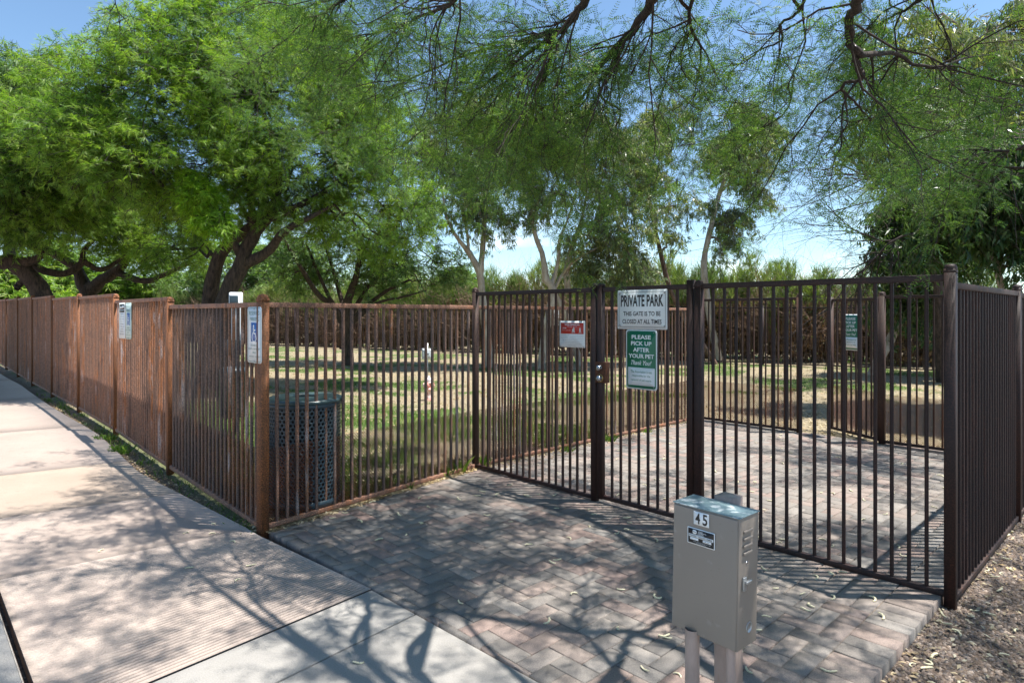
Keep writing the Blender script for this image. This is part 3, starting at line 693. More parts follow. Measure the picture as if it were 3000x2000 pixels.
for k, s in enumerate(('UNAUTHORIZED', 'VEHICLES', 'WILL BE TOWED', 'AWAY AT', "OWNER'S", 'EXPENSE', '24 HOURS', 'NO PARKING', 'FIRE LANE')):
    text(S, s, 0, H_*(.185-.07*k), Wd*(.55+.2*((k*7) % 3)/3), H_*.032, M['ink'])
# small red and white notice
c, _ = P_on(1676.5, 978.5, UV(-.02, 0), v); H_ = 77*c[1]/F
c0, _ = P_on(1640, 978, UV(-.02, 0), v); c1, _ = P_on(1714, 978, UV(-.02, 0), v); Wd = np.hypot(*(c1-c0)[:2])
S = sign_root('notice_sign', c, right, 'small red and white SOCIAL DISTANCING notice tied to the pickets left of the gate')
plate(S, Wd, H_, .004, M['white'], 0, .002); plate(S, Wd*.9, H_*.42, .002, M['red'], .0022, .0026, 'red_field', cz=H_*.22)
text(S, 'SOCIAL DISTANCING', 0, H_*.36, Wd*.58, H_*.055, M['white'], y=-.003, bold=.03); text(S, 'What does it mean?', 0, H_*.295, Wd*.40, H_*.032, M['white'], y=-.003)
text(S, 'AVOID', -Wd*.3, H_*.225, Wd*.15, H_*.045, M['white'], y=-.003, bold=.03)
for k in range(3): text(S, ['groups', 'crowds', 'contact'][k], -Wd*(.34-.12*k), H_*.14, Wd*.09, H_*.025, M['white'], y=-.003)
def walker(cx, cz, s, kid):
    m = MB(); m.prism([(cx+s*.08*math.cos(a), cz+s*(.9+.09*math.sin(a))) for a in np.linspace(0, 2*math.pi, 9)[:-1]], .0028, .003, SX)
    m.prism([(cx+x*s, cz+z*s) for x, z in ((-.12,.35),(.12,.35),(.14,.75),(.05,.82),(-.05,.82),(-.16,.7))], .0028, .003, SX)
    m.prism([(cx+x*s, cz+z*s) for x, z in ((-.12,.36),(-.26,0),(-.15,0),(.02,.36))], .0028, .003, SX); m.prism([(cx+x*s, cz+z*s) for x, z in ((.0,.36),(.18,0),(.28,.03),(.12,.36))], .0028, .003, SX)
    m.build('walking_figure', M['white'], S)
walker(Wd*.02, H_*.05, H_*.17, 1); walker(Wd*.07, H_*.04, H_*.24, 0); walker(Wd*.31, H_*.04, H_*.23, 0)
for k, s in enumerate(('The Board has issued these rules for all community park users and guests', 'members of the park must keep six feet apart from one another while here', 'following. This is important for the safety of all residents and visitors', 'Gates and other surfaces are not cleaned please wash your hands after', 'touching all gates and other shared equipment in the park')):
    text(S, s, 0, H_*(-.05-.062*k), Wd*(.88-.05*max(0, k-2)), H_*.026, M['ink'], y=-.0024)
text(S, 'This notice stays in place until further word from the management', 0, -H_*.36, Wd*.86, H_*.022, M['ink'], y=-.0024)
text(S, 'Management', 0, -H_*.425, Wd*.3, H_*.024, M['ink'], y=-.0024)
bolts(S, [(sx*Wd*.46, sz*H_*.46) for sx in (-1, 1) for sz in (-1, 1)], .004, .002)
# green sign on the inner gate
id_ = norm(i0-i1); nrm_i = np.array([id_[1], -id_[0], 0]);
if nrm_i[1] > 0: nrm_i = -nrm_i
c, _ = P_on(2492, 973, i0+nrm_i*.03, id_); pet_sign(c, id_, 105*c[1]/F, 'small green and white pet clean up sign on the open inner gate')

# ------------------------------------------------------------------ transformer box on its post
bx = empty('transformer_box', (.57, 1.95, .48)); tag(bx, 'taupe metal transformer box numbered 45 in the right foreground', 'electrical box')
d1 = norm(np.array([.655, -.755, 0])); d2 = norm(np.array([.70, .714, 0.])); d2 = norm(d2-d1*np.dot(d1, d2)); 
FL = P(1974.5, 1470, 2.076)      # front top left corner
ztop = FL[2]; Wb, Hb, Db = .232, .402, .117
Zx = norm(np.array([.018, 0.0, 1.0])); AXb = np.array([d1, d2, Zx])
cb = FL+d1*Wb/2+d2*Db/2-Zx*Hb/2
m = MB(); m.box(cb, (Wb, Db, Hb), AXb); case = m.build('case', M['box'], bx, bevel=.003)
m = MB(); m.box(cb+Zx*(Hb/2+.002)-d2*.001, (Wb+.006, Db+.006, .003), AXb); m.build('lid', M['lid'], bx, bevel=.001)
m = MB(); m.box(cb-d2*(Db/2+.0025), (Wb-.006, .004, Hb-.008), AXb); dr = m.build('door', M['box'], bx, bevel=.002)
sR = cb+d1*(Wb/2)
m = MB()
for k in range(4): m.box(sR+d1*.003+Zx*(Hb/2-.045-.022*k)-d2*.01, (.006, .05, .009), AXb)
m.build('louvers', M['box'], bx, bevel=.002)
m = MB(); m.box(sR+d1*.004-d2*.03+Zx*.0, (.008, .016, .042), AXb); m.box(sR+d1*.012-d2*.02+Zx*.006, (.010, .03, .010), AXb); m.build('latch', M['zinc'], bx, bevel=.002)
AXs = np.array([d2, Zx, d1]); m = MB(); m.lathe([(.017, .0), (.017, .0015), (.0145, .002), (.0145, .0005), (.0005, .0005)], 20, sR-Zx*.145+d2*.01, AXs); m.build('knockout', M['zinc'], bx)
m = MB(); m.lathe([(.004, 0), (.004, .002), (.0003, .0025)], 8, sR+Zx*.06-d2*.012, AXs); m.build('rivet', M['chrome'], bx)
rootfix(bx)
# number and label: on the door face
tl = empty('label_frame', cb-d2*(Db/2+.005), math.atan2(d1[1], d1[0])); 
def onface(px0, px1, py0, py1):  # rectangle on the door plane from its pixel box (centre)
    c, _ = P_on((px0+px1)/2, (py0+py1)/2, cb-d2*(Db/2+.0055), d1)
    rel = c-(cb-d2*(Db/2+.0055)); return np.dot(rel, d1), rel[2]
def fplate(w_, h_, r, mat, y0, y1, name, cx, cz, parent): return plate(parent, w_, h_, r, mat, y0, y1, name, cx, cz)
x0, z0 = onface(2031, 2078, 1492, 1549)
lb = []
lb.append(fplate(.055, .042, .001, M['white'], 0, .0006, 'number_sticker', x0, z0, tl))
lb.append(text(tl, '4', x0-.0125, z0, .017, .035, M['black'], y=-.0012, bold=.02)); lb.append(text(tl, '5', x0+.0135, z0, .017, .035, M['black'], y=-.0012, bold=.02))
x1, z1 = onface(2013, 2094, 1536, 1614)
lb.append(fplate(.098, .052, .003, M['white'], 0, .0006, 'label_sticker', x1, z1, tl)); lb.append(fplate(.092, .046, .002, M['black'], .0007, .001, 'label_field', x1, z1, tl))
lb.append(fplate(.088, .0085, .0005, M['white'], .0011, .0014, 'label_band', x1, z1+.001, tl)); lb.append(text(tl, 'POWER TRANSFORMER', x1, z1+.001, .082, .0055, M['black'], y=-.0018, bold=.01))
lb.append(fplate(.030, .0075, .0005, M['white'], .0011, .0014, 'label_blank', x1-.024, z1-.0085, tl)); lb.append(fplate(.030, .0075, .0005, M['white'], .0011, .0014, 'label_blank', x1+.022, z1-.0085, tl))
lb.append(text(tl, '45 1.2kw', x1+.022, z1-.0085, .016, .0028, M['black'], y=-.0018))
for k, s in enumerate(('VISTA', 'PROFESSIONAL', 'OUTDOOR', 'LIGHTING')): lb.append(text(tl, s, x1+(.005 if k in (1,) else -.001), z1+.0185-.0036*k, [.016,.030,.020,.022][k], .0027, M['white'], y=-.0015, bold=.02))
lb.append(text(tl, 'PROFESSIONAL OUTDOOR LIGHTING SYSTEMS', x1+.004, z1-.0165, .062, .002, M['white'], y=-.0015)); lb.append(text(tl, 'MADE IN THE USA', x1+.0, z1-.0198, .035, .002, M['white'], y=-.0015))
lb.append(fplate(.015, .013, .005, M['white'], .0011, .0014, 'label_logo', x1-.0225, z1+.0135, tl)); lb.append(text(tl, 'Vista', x1-.0225, z1+.0145, .012, .0045, M['black'], y=-.0018, shear=.3))
bpy.context.view_layer.update()
tm = Matrix.Translation(tl.location) @ tl.rotation_euler.to_matrix().to_4x4()
for o in lb:
    o.parent = dr; o.matrix_parent_inverse = Matrix.Identity(4)
    o.data.transform(tm)
bpy.data.objects.remove(tl)
# wooden post and conduits
wp = P(2137, 1458, 2.10); wx = np.array([wp[0], wp[1]])+np.array([.0, .01])
m = MB(); m.prism(CH(.034, .003), -.1, ztop+.012, np.array([d1, d2, [0,0,1]]), (*wx, 0)); tag(m.build('support_post', M['pole']), 'square pinkish beige post standing behind the transformer box', 'post')
def conduit(px, Y, r, label, coupl):
    x = (px-1500)/F*Y; root = empty('conduit', (x, Y, -.06)); tag(root, label, 'conduit')
    m = MB(); m.lathe([(r, -.08), (r, .495)], 18, (x, Y, 0)); m.build('pipe', M['pole'], root, smooth=True)
    if coupl is not None:
        m = MB(); m.lathe([(r+.001, coupl-.03), (r+.005, coupl-.028), (r+.005, coupl+.028), (r+.001, coupl+.03)], 18, (x, Y, 0)); m.build('coupling', M['pole'], root, smooth=True)
    rootfix(root)
conduit(2028, 2.02, .0225, 'thick pinkish conduit pipe under the left side of the transformer box', None)
conduit(2141, 1.93, .0135, 'thin pinkish conduit pipe under the right side of the transformer box', .30)
#SPLIT2
# ------------------------------------------------------------------ trash can
TC = P(893, 1483, 4.93); TC[2] = 0; rT = .272
tr = empty('trash_can', TC); tag(tr, 'round dark green perforated steel trash can behind the low fence', 'trash can')
m = MB(); nc_, nr_ = 50, 25; z0_, z1_ = .09, .80; hh = (z1_-z0_)/nr_; aw = 2*math.pi/nc_
for j in range(nr_):
    for i in range(nc_):
        a0 = (i+.5*(j % 2))*aw; cz = z0_+(j+.5)*hh; V = []
        k8 = np.arange(8)*math.pi/4+math.pi/8
        sq = [(1,.41),(.41,1),(-.41,1),(-1,.41),(-1,-.41),(-.41,-1),(.41,-1),(1,-.41)]
        for (sx, sz), kk in zip(sq, k8):
            ha = .36
            V.append((a0+sx*.5*aw, cz+sz*.5*hh, rT))
        for kk in k8: V.append((a0+.35*aw*math.cos(kk), cz+.35*aw*rT*math.sin(kk), rT))
        for kk in k8: V.append((a0+.35*aw*math.cos(kk), cz+.35*aw*rT*math.sin(kk), rT-.006))
        W = [(r*math.cos(a), r*math.sin(a), z) for a, z, r in V]
        q = [[k, (k+1) % 8, 8+(k+1) % 8, 8+k] for k in range(8)]+[[8+k, 8+(k+1) % 8, 16+(k+1) % 8, 16+k] for k in range(8)]
        # corner fill between octagon and cell
        m.add(np.array(W)+TC, q)
        for (ca, cb_) in ((0, 1), (2, 3), (4, 5), (6, 7)):
            sx = 1 if ca in (0, 6) else -1; sz = 1 if ca in (0, 2) else -1
            a = a0+sx*.5*aw; z = cz+sz*.5*hh
            m.tri(np.array([W[ca], W[cb_], (rT*math.cos(a), rT*math.sin(a), z)])+TC, [[0, 1, 2]])
wl = m.build('perforated_wall', M['bin'], tr)
m = MB(); m.lathe([(rT-.002, .05), (rT+.004, .05), (rT+.004, .095), (rT-.002, .095)], 48, TC); m.build('hoop', M['bin'], tr); m = MB(); m.lathe([(rT+.002, .79), (rT+.012, .795), (rT+.012, .82), (rT+.002, .825)], 48, TC); m.build('hoop', M['bin'], tr, smooth=False)
m = MB(); m.lathe([(.001, .06), (rT-.03, .06), (rT-.028, .8)], 32, TC); m.build('liner', M['bag'], tr, smooth=True)
m = MB(); m.lathe([(rT+.014, .822), (rT+.024, .83), (rT+.022, .845), (rT-.01, .858), (.12, .868), (.105, .864), (.1, .852), (.104, .835)], 48, TC); m.build('lid', M['binlid'], tr, smooth=True)
for k in range(3):
    a = k*2.1+.4; m = MB(); m.box(TC+[.2*math.cos(a), .2*math.sin(a), .025], (.04, .04, .06)); m.build('foot', M['bin'], tr, bevel=.003)
rootfix(tr)

# ------------------------------------------------------------------ hydrant, its sign, dog waste station
HY = P(1256, 1162, 11.0); HY[2] = float(Hg(HY[0], HY[1]))
hy = empty('fire_hydrant', HY); tag(hy, 'small faded red and white toy fire hydrant on the lawn', 'hydrant'); k_ = .42/.75
m = MB(); m.lathe([(a*k_, b*k_) for a, b in ((.001,0),(.15,0),(.15,.03),(.1,.035),(.1,.05),(.085,.06),(.085,.30),(.12,.31),(.12,.35),(.1,.355),(.1,.52),(.125,.525),(.125,.56),(.1,.57))], 20, HY); bd = m.build('barrel', M['hyd'], hy, smooth=False)
m = MB(); m.lathe([(a*k_, b*k_) for a, b in ((.1,.57),(.105,.6),(.095,.65),(.07,.69),(.03,.71),(.03,.75),(.001,.755))], 20, HY); m.build('bonnet', plain('faded_white_cap', (.72,.62,.60), .5), hy, smooth=True)
for nm, dd, rr, ln in (('side_nozzle', (-1,-.1,0), .06, .17), ('side_nozzle', (1,.1,0), .06, .17), ('front_nozzle', (-.35,-.95,0), .075, .18)):
    dd = norm(np.array(dd)); e1 = norm(np.cross(dd, [0,0,1])); m = MB()
    m.lathe([(rr*k_, .05*k_), (rr*k_, ln*k_*.75), (rr*1.25*k_, ln*k_*.78), (rr*1.25*k_, ln*k_), (.02*k_, ln*k_*1.02), (.02*k_, ln*k_*1.15), (.001, ln*k_*1.15)], 14, HY+np.array([0,0,.46*k_]), np.array([e1, np.cross(dd, e1), dd])); m.build(nm, M['hyd'], hy)
rootfix(hy)
yS = 11.7; c = P(1252, 1037, yS); Wd = 33*yS/F; H_ = 33*yS/F
S = sign_root('hydrant_sign', c, np.array([1, -.08, 0]), 'small white DOG HYDRANT sign on a thin stake behind the toy hydrant')
plate(S, Wd, H_, .015, M['white'], 0, .003); ringp(S, Wd*.93, H_*.93, .012, .004, M['black'], .0034)
text(S, 'DOG HYDRANT', 0, H_*.29, Wd*.8, H_*.15, M['black'], y=-.004, bold=.01); text(S, 'NOT FOR FIRE USE', 0, -H_*.3, Wd*.82, H_*.13, M['black'], y=-.004)
m = MB(); s_ = H_*.02
for pr in ([(-6,-1),(5,-1),(5,2),(-6,2)], [(4,0),(8,3),(7,5),(3,2)], [(-6,-5),(-4.5,-5),(-4,0),(-6,0)], [(3,-5),(4.5,-5),(5,0),(3,0)], [(-6,1),(-9,4),(-8,4.5),(-5,2)]):
    m.prism([(x*s_, z*s_) for x, z in pr], .0036, .004, SX)
m.build('dog_picture', M['black'], S)
m = MB(); m.box((0, .012, -.2-c[2]/2+.3), (.02, .012, c[2]+.2)); m.build('stake', M['zinc'], S)
# dog waste station behind the left fence
yD = 7.6; c = P(691, 856, yD); zg = float(Hg(c[0], yD)); wD = 38*yD/F
ds = empty('waste_station', (c[0], yD, zg)); tag(ds, 'dog waste bag station with white back plate and dark green dispenser behind the left fence', 'dog station')
fc = np.array([[1, .25, 0], [-.25, 1, 0], [0, 0, 1.]]); fc[0] = norm(fc[0]); fc[1] = norm(fc[1]); o_ = np.array([c[0], yD, 0])
def bxl(nm, x, y, z, sx, sy, sz, mat, bev=.004, par=ds):
    m = MB(); m.box(o_+fc[0]*x+fc[1]*y+np.array([0, 0, z]), (sx, sy, sz), fc); return m.build(nm, mat, par, bevel=bev)
zt = c[2]
m = MB(); m.prism(rrect(wD, .62, .02), 0, .003, np.array([fc[0], [0,0,1.], -fc[1]]), o_+np.array([0, 0, zt-.31])); m.build('back_plate', M['white'], ds)
bxl('post', 0, .03, (zg+zt-.05)/2, .05, .05, zt-.05-zg, M['bin'])
bxl('dispenser', -.015, -.03, zt-.115, wD*.6, .05, .15, M['bin']); bxl('bag_box', .0, -.07, zt-.66, .20, .1, .18, M['bin'])
m = MB(); m.lathe([(.001, zg+.22), (.15, zg+.22), (.165, zg+.75), (.17, zg+.76), (.12, zg+.80), (.001, zg+.81)], 24, o_-fc[1]*.15); m.build('waste_bin', M['bin'], ds, smooth=False)
rootfix(ds)
# second white plate hanging far behind the red notice
c = P(1626, 926, 21.0); S = sign_root('white_plate', c, np.array([1, -.3, 0]), 'small blank white plate on the back fence seen behind the red notice'); plate(S, .30, .62, .02, M['white'], 0, .004)

# ------------------------------------------------------------------ vegetation
def leaf_mesquite(rs, pairs=10, pin=.085, lw=.0028, ll=.013, seg=1):
    """one bipinnate leaf: two (or four) feathered pinnae; local +x is outwards"""
    V = []
    for s_ in (-1, 1):
        base = np.array([.025, 0, 0]); d = norm(np.array([1, s_*rs.uniform(.35, .8), rs.uniform(-.25, .1)])); L_ = pin*rs.uniform(.8, 1.15)
        side = norm(np.cross([0, 0, 1], d)); dr_ = -.25*L_
        for k in range(pairs):
            t = (k+.7)/pairs; p = base+d*L_*t+np.array([0, 0, dr_*t*t]); l_ = ll*(1-.35*abs(t-.5)*2)
            for q in (-1, 1):
                o = norm(side*q+d*.35+np.array([0, 0, rs.uniform(-.35, .25)])); wv = d*lw*.5*(1.1 if seg else 1)
                V.append([p, p+o*l_*.5-wv, p+o*l_, p+o*l_*.5+wv])
        tip = base+d*L_+np.array([0, 0, dr_]); sv = np.array([0, 0, .0007]); mid_ = base+d*L_*.5+np.array([0,0,dr_*.25])
        V.append([base-sv, base+sv, mid_+sv, mid_-sv]); V.append([mid_-sv, mid_+sv, tip+sv*.4, tip-sv*.4])
    return np.array(V)
def leaf_strip(rs, n=5, ln=.12, wd=.016):
    """feathery spray for trees some way off: slim curved strips"""
    V = []
    for k in range(n):
        a = rs.uniform(-1.1, 1.1); d = norm(np.array([math.cos(a), math.sin(a), rs.uniform(-.5, .25)])); L_ = ln*rs.uniform(.7, 1.2)
        b = np.array([rs.uniform(0, .07), rs.uniform(-.02, .02), 0]); sd = norm(np.cross(d, [rs.uniform(-.6,.6), rs.uniform(-.6,.6), 1])); dp = np.array([0, 0, -.2*L_])
        m1 = b+d*L_*.5+dp*.2; e = b+d*L_+dp; w_ = sd*wd/2
        V.append([b-w_*.4, b+w_*.4, m1+w_, m1-w_]); V.append([m1-w_, m1+w_, e+w_*.25, e-w_*.25])
    return np.array(V)
def leaf_gum(rs, n=5, ln=.13, wd=.02):
    V = []
    for k in range(n):
        b = np.array([rs.uniform(0, .10), rs.uniform(-.06, .06), rs.uniform(-.03, .03)]); d = norm(np.array([rs.uniform(-.1, .7), rs.uniform(-.5, .5), -rs.uniform(.5, 1.3)]))
        L_ = ln*rs.uniform(.6, 1.2); sd = norm(np.cross(d, [rs.uniform(-1,1), rs.uniform(-1,1), .2])); w_ = sd*wd/2*rs.uniform(.7, 1.2); cv = norm(np.cross(sd, d))*L_*.08
        m1 = b+d*L_*.45+cv; e = b+d*L_; V.append([b, m1-w_, e, m1+w_])
    return np.array(V)
def leaf_upright(rs, n=6, ln=.16, wd=.008):
    V = []
    for k in range(n):
        b = np.array([rs.uniform(0, .08), rs.uniform(-.03, .03), 0]); d = norm(np.array([rs.uniform(.3, 1), rs.uniform(-.4, .4), rs.uniform(.0, .9)])); L_ = ln*rs.uniform(.6, 1.2)
        sd = norm(np.cross(d, [rs.uniform(-1,1), rs.uniform(-1,1), .4]))*wd/2; V.append([b-sd, b+sd, b+d*L_+sd*.3, b+d*L_-sd*.3])
    return np.array(V)
rsx = np.random.RandomState(5)
TPL = {'near': [leaf_mesquite(rsx, 8, .085, .0046, .015) for _ in range(8)], 'shade': [leaf_mesquite(rsx, 5, .085, .007, .016) for _ in range(6)],
       'mid': [leaf_strip(rsx, 7, .10, .0085) for _ in range(10)], 'far': [leaf_strip(rsx, 4, .22, .03) for _ in range(8)],
       'gum': [leaf_gum(rsx, 5, .14, .020) for _ in range(10)], 'gumfar': [leaf_gum(rsx, 5, .19, .030) for _ in range(10)], 'gumbig': [leaf_gum(rsx, 4, .15, .032) for _ in range(8)],
       'up': [leaf_upright(rsx) for _ in range(8)], 'upfar': [leaf_upright(rsx, 6, .32, .018) for _ in range(8)], 'dead': [leaf_upright(rsx, 5, .16, .024) for _ in range(8)]}
def leaves(mb, kind, pos, dirs, scale=1.0, roll=.5):
    """scatter leaf templates at pos with +x along dirs"""
    pos = np.asarray(pos, float); dirs = norm(dirs); N = len(pos)
    if N == 0: return
    ids = rng.integers(0, len(TPL[kind]), N); up = np.array([0, 0, 1.])+rng.normal(0, roll, (N, 3))
    y = norm(np.cross(up, dirs)); z = np.cross(dirs, y); s_ = scale*rng.uniform(.75, 1.25, N)
    for k, T in enumerate(TPL[kind]):
        s = ids == k; n = s.sum()
        if not n: continue
        B = np.stack([dirs[s], y[s], z[s]], 1)*s_[s][:, None, None]
        V = np.einsum('qkc,ncd->nqkd', T, B)+pos[s][:, None, None]
        V = V.reshape(-1, 3); mb.add(V, np.arange(len(V)).reshape(-1, 4))
def crooked(p0, p1, n, wig, sag=0.0):
    t = np.linspace(0, 1, n); p = np.outer(1-t, p0)+np.outer(t, p1); L_ = np.linalg.norm(np.subtract(p1, p0))
    off_ = np.cumsum(rng.normal(0, 1, (n, 3)), 0); off_ -= np.outer(1-t, off_[0])+np.outer(t, off_[-1])
    p = p+off_*wig*L_/n; p[:, 2] += sag*L_*np.sin(t*math.pi); return p
def smooth_curve(pts, n):
    """Catmull-Rom through pts rows (x,y,z,r)"""
    p = np.asarray(pts, float); p = np.vstack([2*p[0]-p[1], p, 2*p[-1]-p[-2]]); out_ = []
    m_ = len(p)-3; per = max(2, n//m_)
    for i in range(m_):
        a, b, c_, d = p[i:i+4]
        for t in np.linspace(0, 1, per, endpoint=False): out_.append(.5*((2*b)+(-a+c_)*t+(2*a-5*b+4*c_-d)*t*t+(-a+3*b-3*c_+d)*t**3))
    out_.append(p[-2]); o = np.array(out_); o[:, 3] = np.maximum(o[:, 3], .001); return o
def ell(n, c, r, shell=.45):
    d = norm(rng.normal(0, 1, (n, 3))); rad = (rng.uniform(shell, 1, n))**.6; return np.asarray(c)+d*rad[:, None]*np.asarray(r), d
def grow(seeds, levels, spec):
    """seeds: (pos,dir,len,rad). returns polylines per level"""
    res = []; cur = seeds
    for lv in range(levels):
        sp = spec[lv]; nxt = []; lines = []
        for (p, d, ln, r) in cur:
            n = sp['n']; pts = [p]; dd = np.array(d, float)
            for k in range(n-1):
                dd = norm(dd+rng.normal(0, sp['wig'], 3)+np.array([0, 0, sp['grav']])); pts.append(pts[-1]+dd*ln/(n-1))
            pts = np.array(pts); rr = np.linspace(r, r*.35, n); lines.append((pts, rr))
            if lv < levels-1:
                for c_ in range(sp['kids']):
                    t = rng.uniform(.15, 1)*(n-1); i = min(int(t), n-2); f = t-i; q = pts[i]*(1-f)+pts[i+1]*f; dl = norm(pts[i+1]-pts[i])
                    nd = norm(dl+rng.normal(0, sp['spread'], 3)); nxt.append((q, nd, ln*rng.uniform(.35, .7), max(r*(1-.65*t/(n-1))*.65, .0018)))
        res.append(lines); cur = nxt
    return res
def sites(lines, per, jit=.01):
    pos = []; dr = []
    for pts, r in lines:
        n = len(pts); t = rng.uniform(.1, 1, per)*(n-1); i = np.minimum(t.astype(int), n-2); f = (t-i)[:, None]
        pos.append(pts[i]*(1-f)+pts[i+1]*f); dr.append(norm(pts[i+1]-pts[i]))
    pos = np.vstack(pos); dr = np.vstack(dr); side = norm(np.cross(dr, [0, 0, 1.])+1e-4)*rng.choice([-1, 1], len(dr))[:, None]
    return pos+rng.normal(0, jit, pos.shape), norm(dr*.6+side*.9+rng.normal(0, .35, dr.shape))

def make_tree(name, label, base, limbs, lobes, leafkind, leafmat_, barkmat, nspray, per=7, sprayl=.55, droop=-.12, cut=-.25, ns=1.6, cat='tree', group=None, limb_sides=8, twigmat=None, shell=.4, lscale=1., trunkname='trunk', seedk=0, twr=.006):
    """trunk limbs traced as curves; crown of twigs and leaves spread through uneven lobes"""
    root = empty(name, base); tag(root, label, cat, group)
    LP = []
    for l_ in limbs: LP.append(smooth_curve(l_, 18))
    m = MB()
    for c_ in LP: tubes(m, [(c_[:, :3]+rng.normal(0, 1, (len(c_), 3))*c_[:, 3:4]*.10, c_[:, 3]*rng.uniform(.93, 1.07, len(c_)))], limb_sides)
    m.build(trunkname, barkmat, root, smooth=True)
    allp = np.vstack([c_[len(c_)//3:] for c_ in LP])
    br = []; pos = []; dirs = []; vol = np.array([r[0]*r[1]*r[2] if np.ndim(r) else r**3 for _, r in lobes])**.75; vol /= vol.sum()
    for (c_, r), f in zip(lobes, vol):
        r = np.array(r if np.ndim(r) else [r, r, r*.75]); nb = max(2, int(r.mean()*5))
        k = np.argmin(np.linalg.norm(allp[:, :3]-c_, axis=1)); st = allp[k]
        hub = crooked(st[:3], np.asarray(c_), 8, .5, .03); br.append((hub, np.linspace(min(st[3]*.7, .05), .018, 8)))
        for q in range(nb*2):
            e, _ = ell(1, c_, r*.85, .5); i = rng.integers(3, 8); br.append((crooked(hub[i], e[0], 7, .6, .04), np.linspace(.016, .004, 7)))
        n = int(nspray*f); p, d = ell(n, c_, r, shell)
        keep = fnoise(p[:, 0]+p[:, 2]*.7, p[:, 1]-p[:, 2]*.9, ns, seedk) > cut
        p, d = p[keep], d[keep]; pos.append(p); dirs.append(d)
    pos = np.vstack(pos); dirs = np.vstack(dirs)
    dd = norm(dirs*np.array([1, 1, .5])+rng.normal(0, .55, dirs.shape)+np.array([0, 0, droop]))
    n = 5; T = np.linspace(-.5, .5, n)[None, :, None]; Ls = sprayl*rng.uniform(.6, 1.3, len(pos))
    pts = pos[:, None]+dd[:, None]*T*Ls[:, None, None]; pts[..., 2] += (droop*1.2*Ls[:, None]*(T[..., 0]+.5)**2)
    pts += rng.normal(0, .012, pts.shape)
    tw = [(pts[i], np.linspace(twr, twr*.3, n)) for i in range(0, len(pts), 1)]
    m = MB(); tubes(m, br, 5); tubes(m, tw, 3); m.build('branches', twigmat or barkmat, root)
    P_, D_ = sites(tw, per, .015); m = MB(); leaves(m, leafkind, P_, D_, lscale); m.build('crown', leafmat_, root)
    rootfix(root); return root
def lim(*pts):   # (px,py,Y,r)
    return [(*P(a, b, y), r) for a, b, y, r in pts]
def lb_(px, py, Y, r): return (P(px, py, Y), r)
def gp(px, Y): x = (px-1500)/F*Y; return (x, Y, float(Hg(x, Y)))
def gpy(px, Y):
    x, y, z = gp(px, Y); return HOR+(EYE-z)/Y*F

# A: the big mesquite left of centre with two dark trunks
g0 = gpy(640, 11.5)
make_tree('mesquite_tree', 'big bright green mesquite with two dark leaning trunks behind the left fence', gp(620, 11.5),
  [lim((600, g0+20, 11.8, 0.156), (615, 880, 11.8, 0.133), (650, 740, 11.7, 0.117), (740, 660, 11.7, 0.094), (800, 600, 11.6, 0.078), (820, 480, 11.4, 0.062), (760, 300, 11.2, 0.039)),
   lim((660, g0+20, 11.3, 0.187), (655, 900, 11.3, 0.156), (700, 790, 11.3, 0.133), (735, 700, 11.3, 0.109), (790, 640, 11.3, 0.086), (900, 590, 11.5, 0.055), (1010, 520, 11.8, 0.039)),
   lim((715, 775, 11.3, 0.101), (790, 730, 11.3, 0.086), (830, 680, 11.2, 0.070), (900, 640, 11.2, 0.047), (980, 600, 11.4, 0.031)),
   lim((705, 745, 11.3, 0.078), (660, 680, 11.1, 0.066), (600, 640, 10.9, 0.055), (520, 600, 10.7, 0.039), (430, 480, 10.4, 0.027)),
   lim((745, 690, 11.3, 0.070), (735, 600, 11.2, 0.062), (720, 500, 11.1, 0.055), (650, 380, 10.9, 0.039), (560, 260, 10.8, 0.031))],
  [lb_(430, 300, 10.6, 1.4), lb_(560, 190, 11, 1.5), lb_(700, 110, 11.5, 1.5), lb_(760, 300, 11, 1.6), lb_(900, 200, 11.8, 1.4), lb_(980, 420, 11.8, 1.5),
   lb_(1130, 520, 12.2, 1.2), lb_(1190, 640, 12.4, 0.741), lb_(1130, 720, 12.6, 0.546), lb_(1040, 300, 12.2, 1.2), lb_(850, 520, 11.2, 1.15), lb_(620, 470, 10.6, 1.15), lb_(430, 480, 10.2, 1.1),
   lb_(560, 620, 11.5, 0.702), lb_(960, 640, 12, 0.663), lb_(300, 430, 10.4, 1.2), lb_(700, 560, 12.6, 1.1), lb_(500, 730, 12.8, 0.702), lb_(250, 260, 11.2, 1.0)],
  'mid', M['mesq'], M['bark'], 9000, per=9, sprayl=.5, cut=-.18, twigmat=M['twig'])
# the lime tuft that hangs forward
make_tree('mesquite_bough', 'yellow lime mesquite tuft hanging in front of the two dark trunks', tuple(P(640, 660, 10.0)),
  [lim((700, 700, 10.8, 0.023), (640, 640, 10.2, 0.016), (580, 560, 9.9, .012))], [(P(585, 560, 9.9), (.3, .2, .22)), (P(625, 640, 9.9), (.26, .2, .18)), (P(560, 520, 9.9), (.16, .2, .14))],
  'mid', M['lime'], M['twig'], 260, per=8, sprayl=.3, droop=-.35, cut=-1, cat='branch', trunkname='bough')
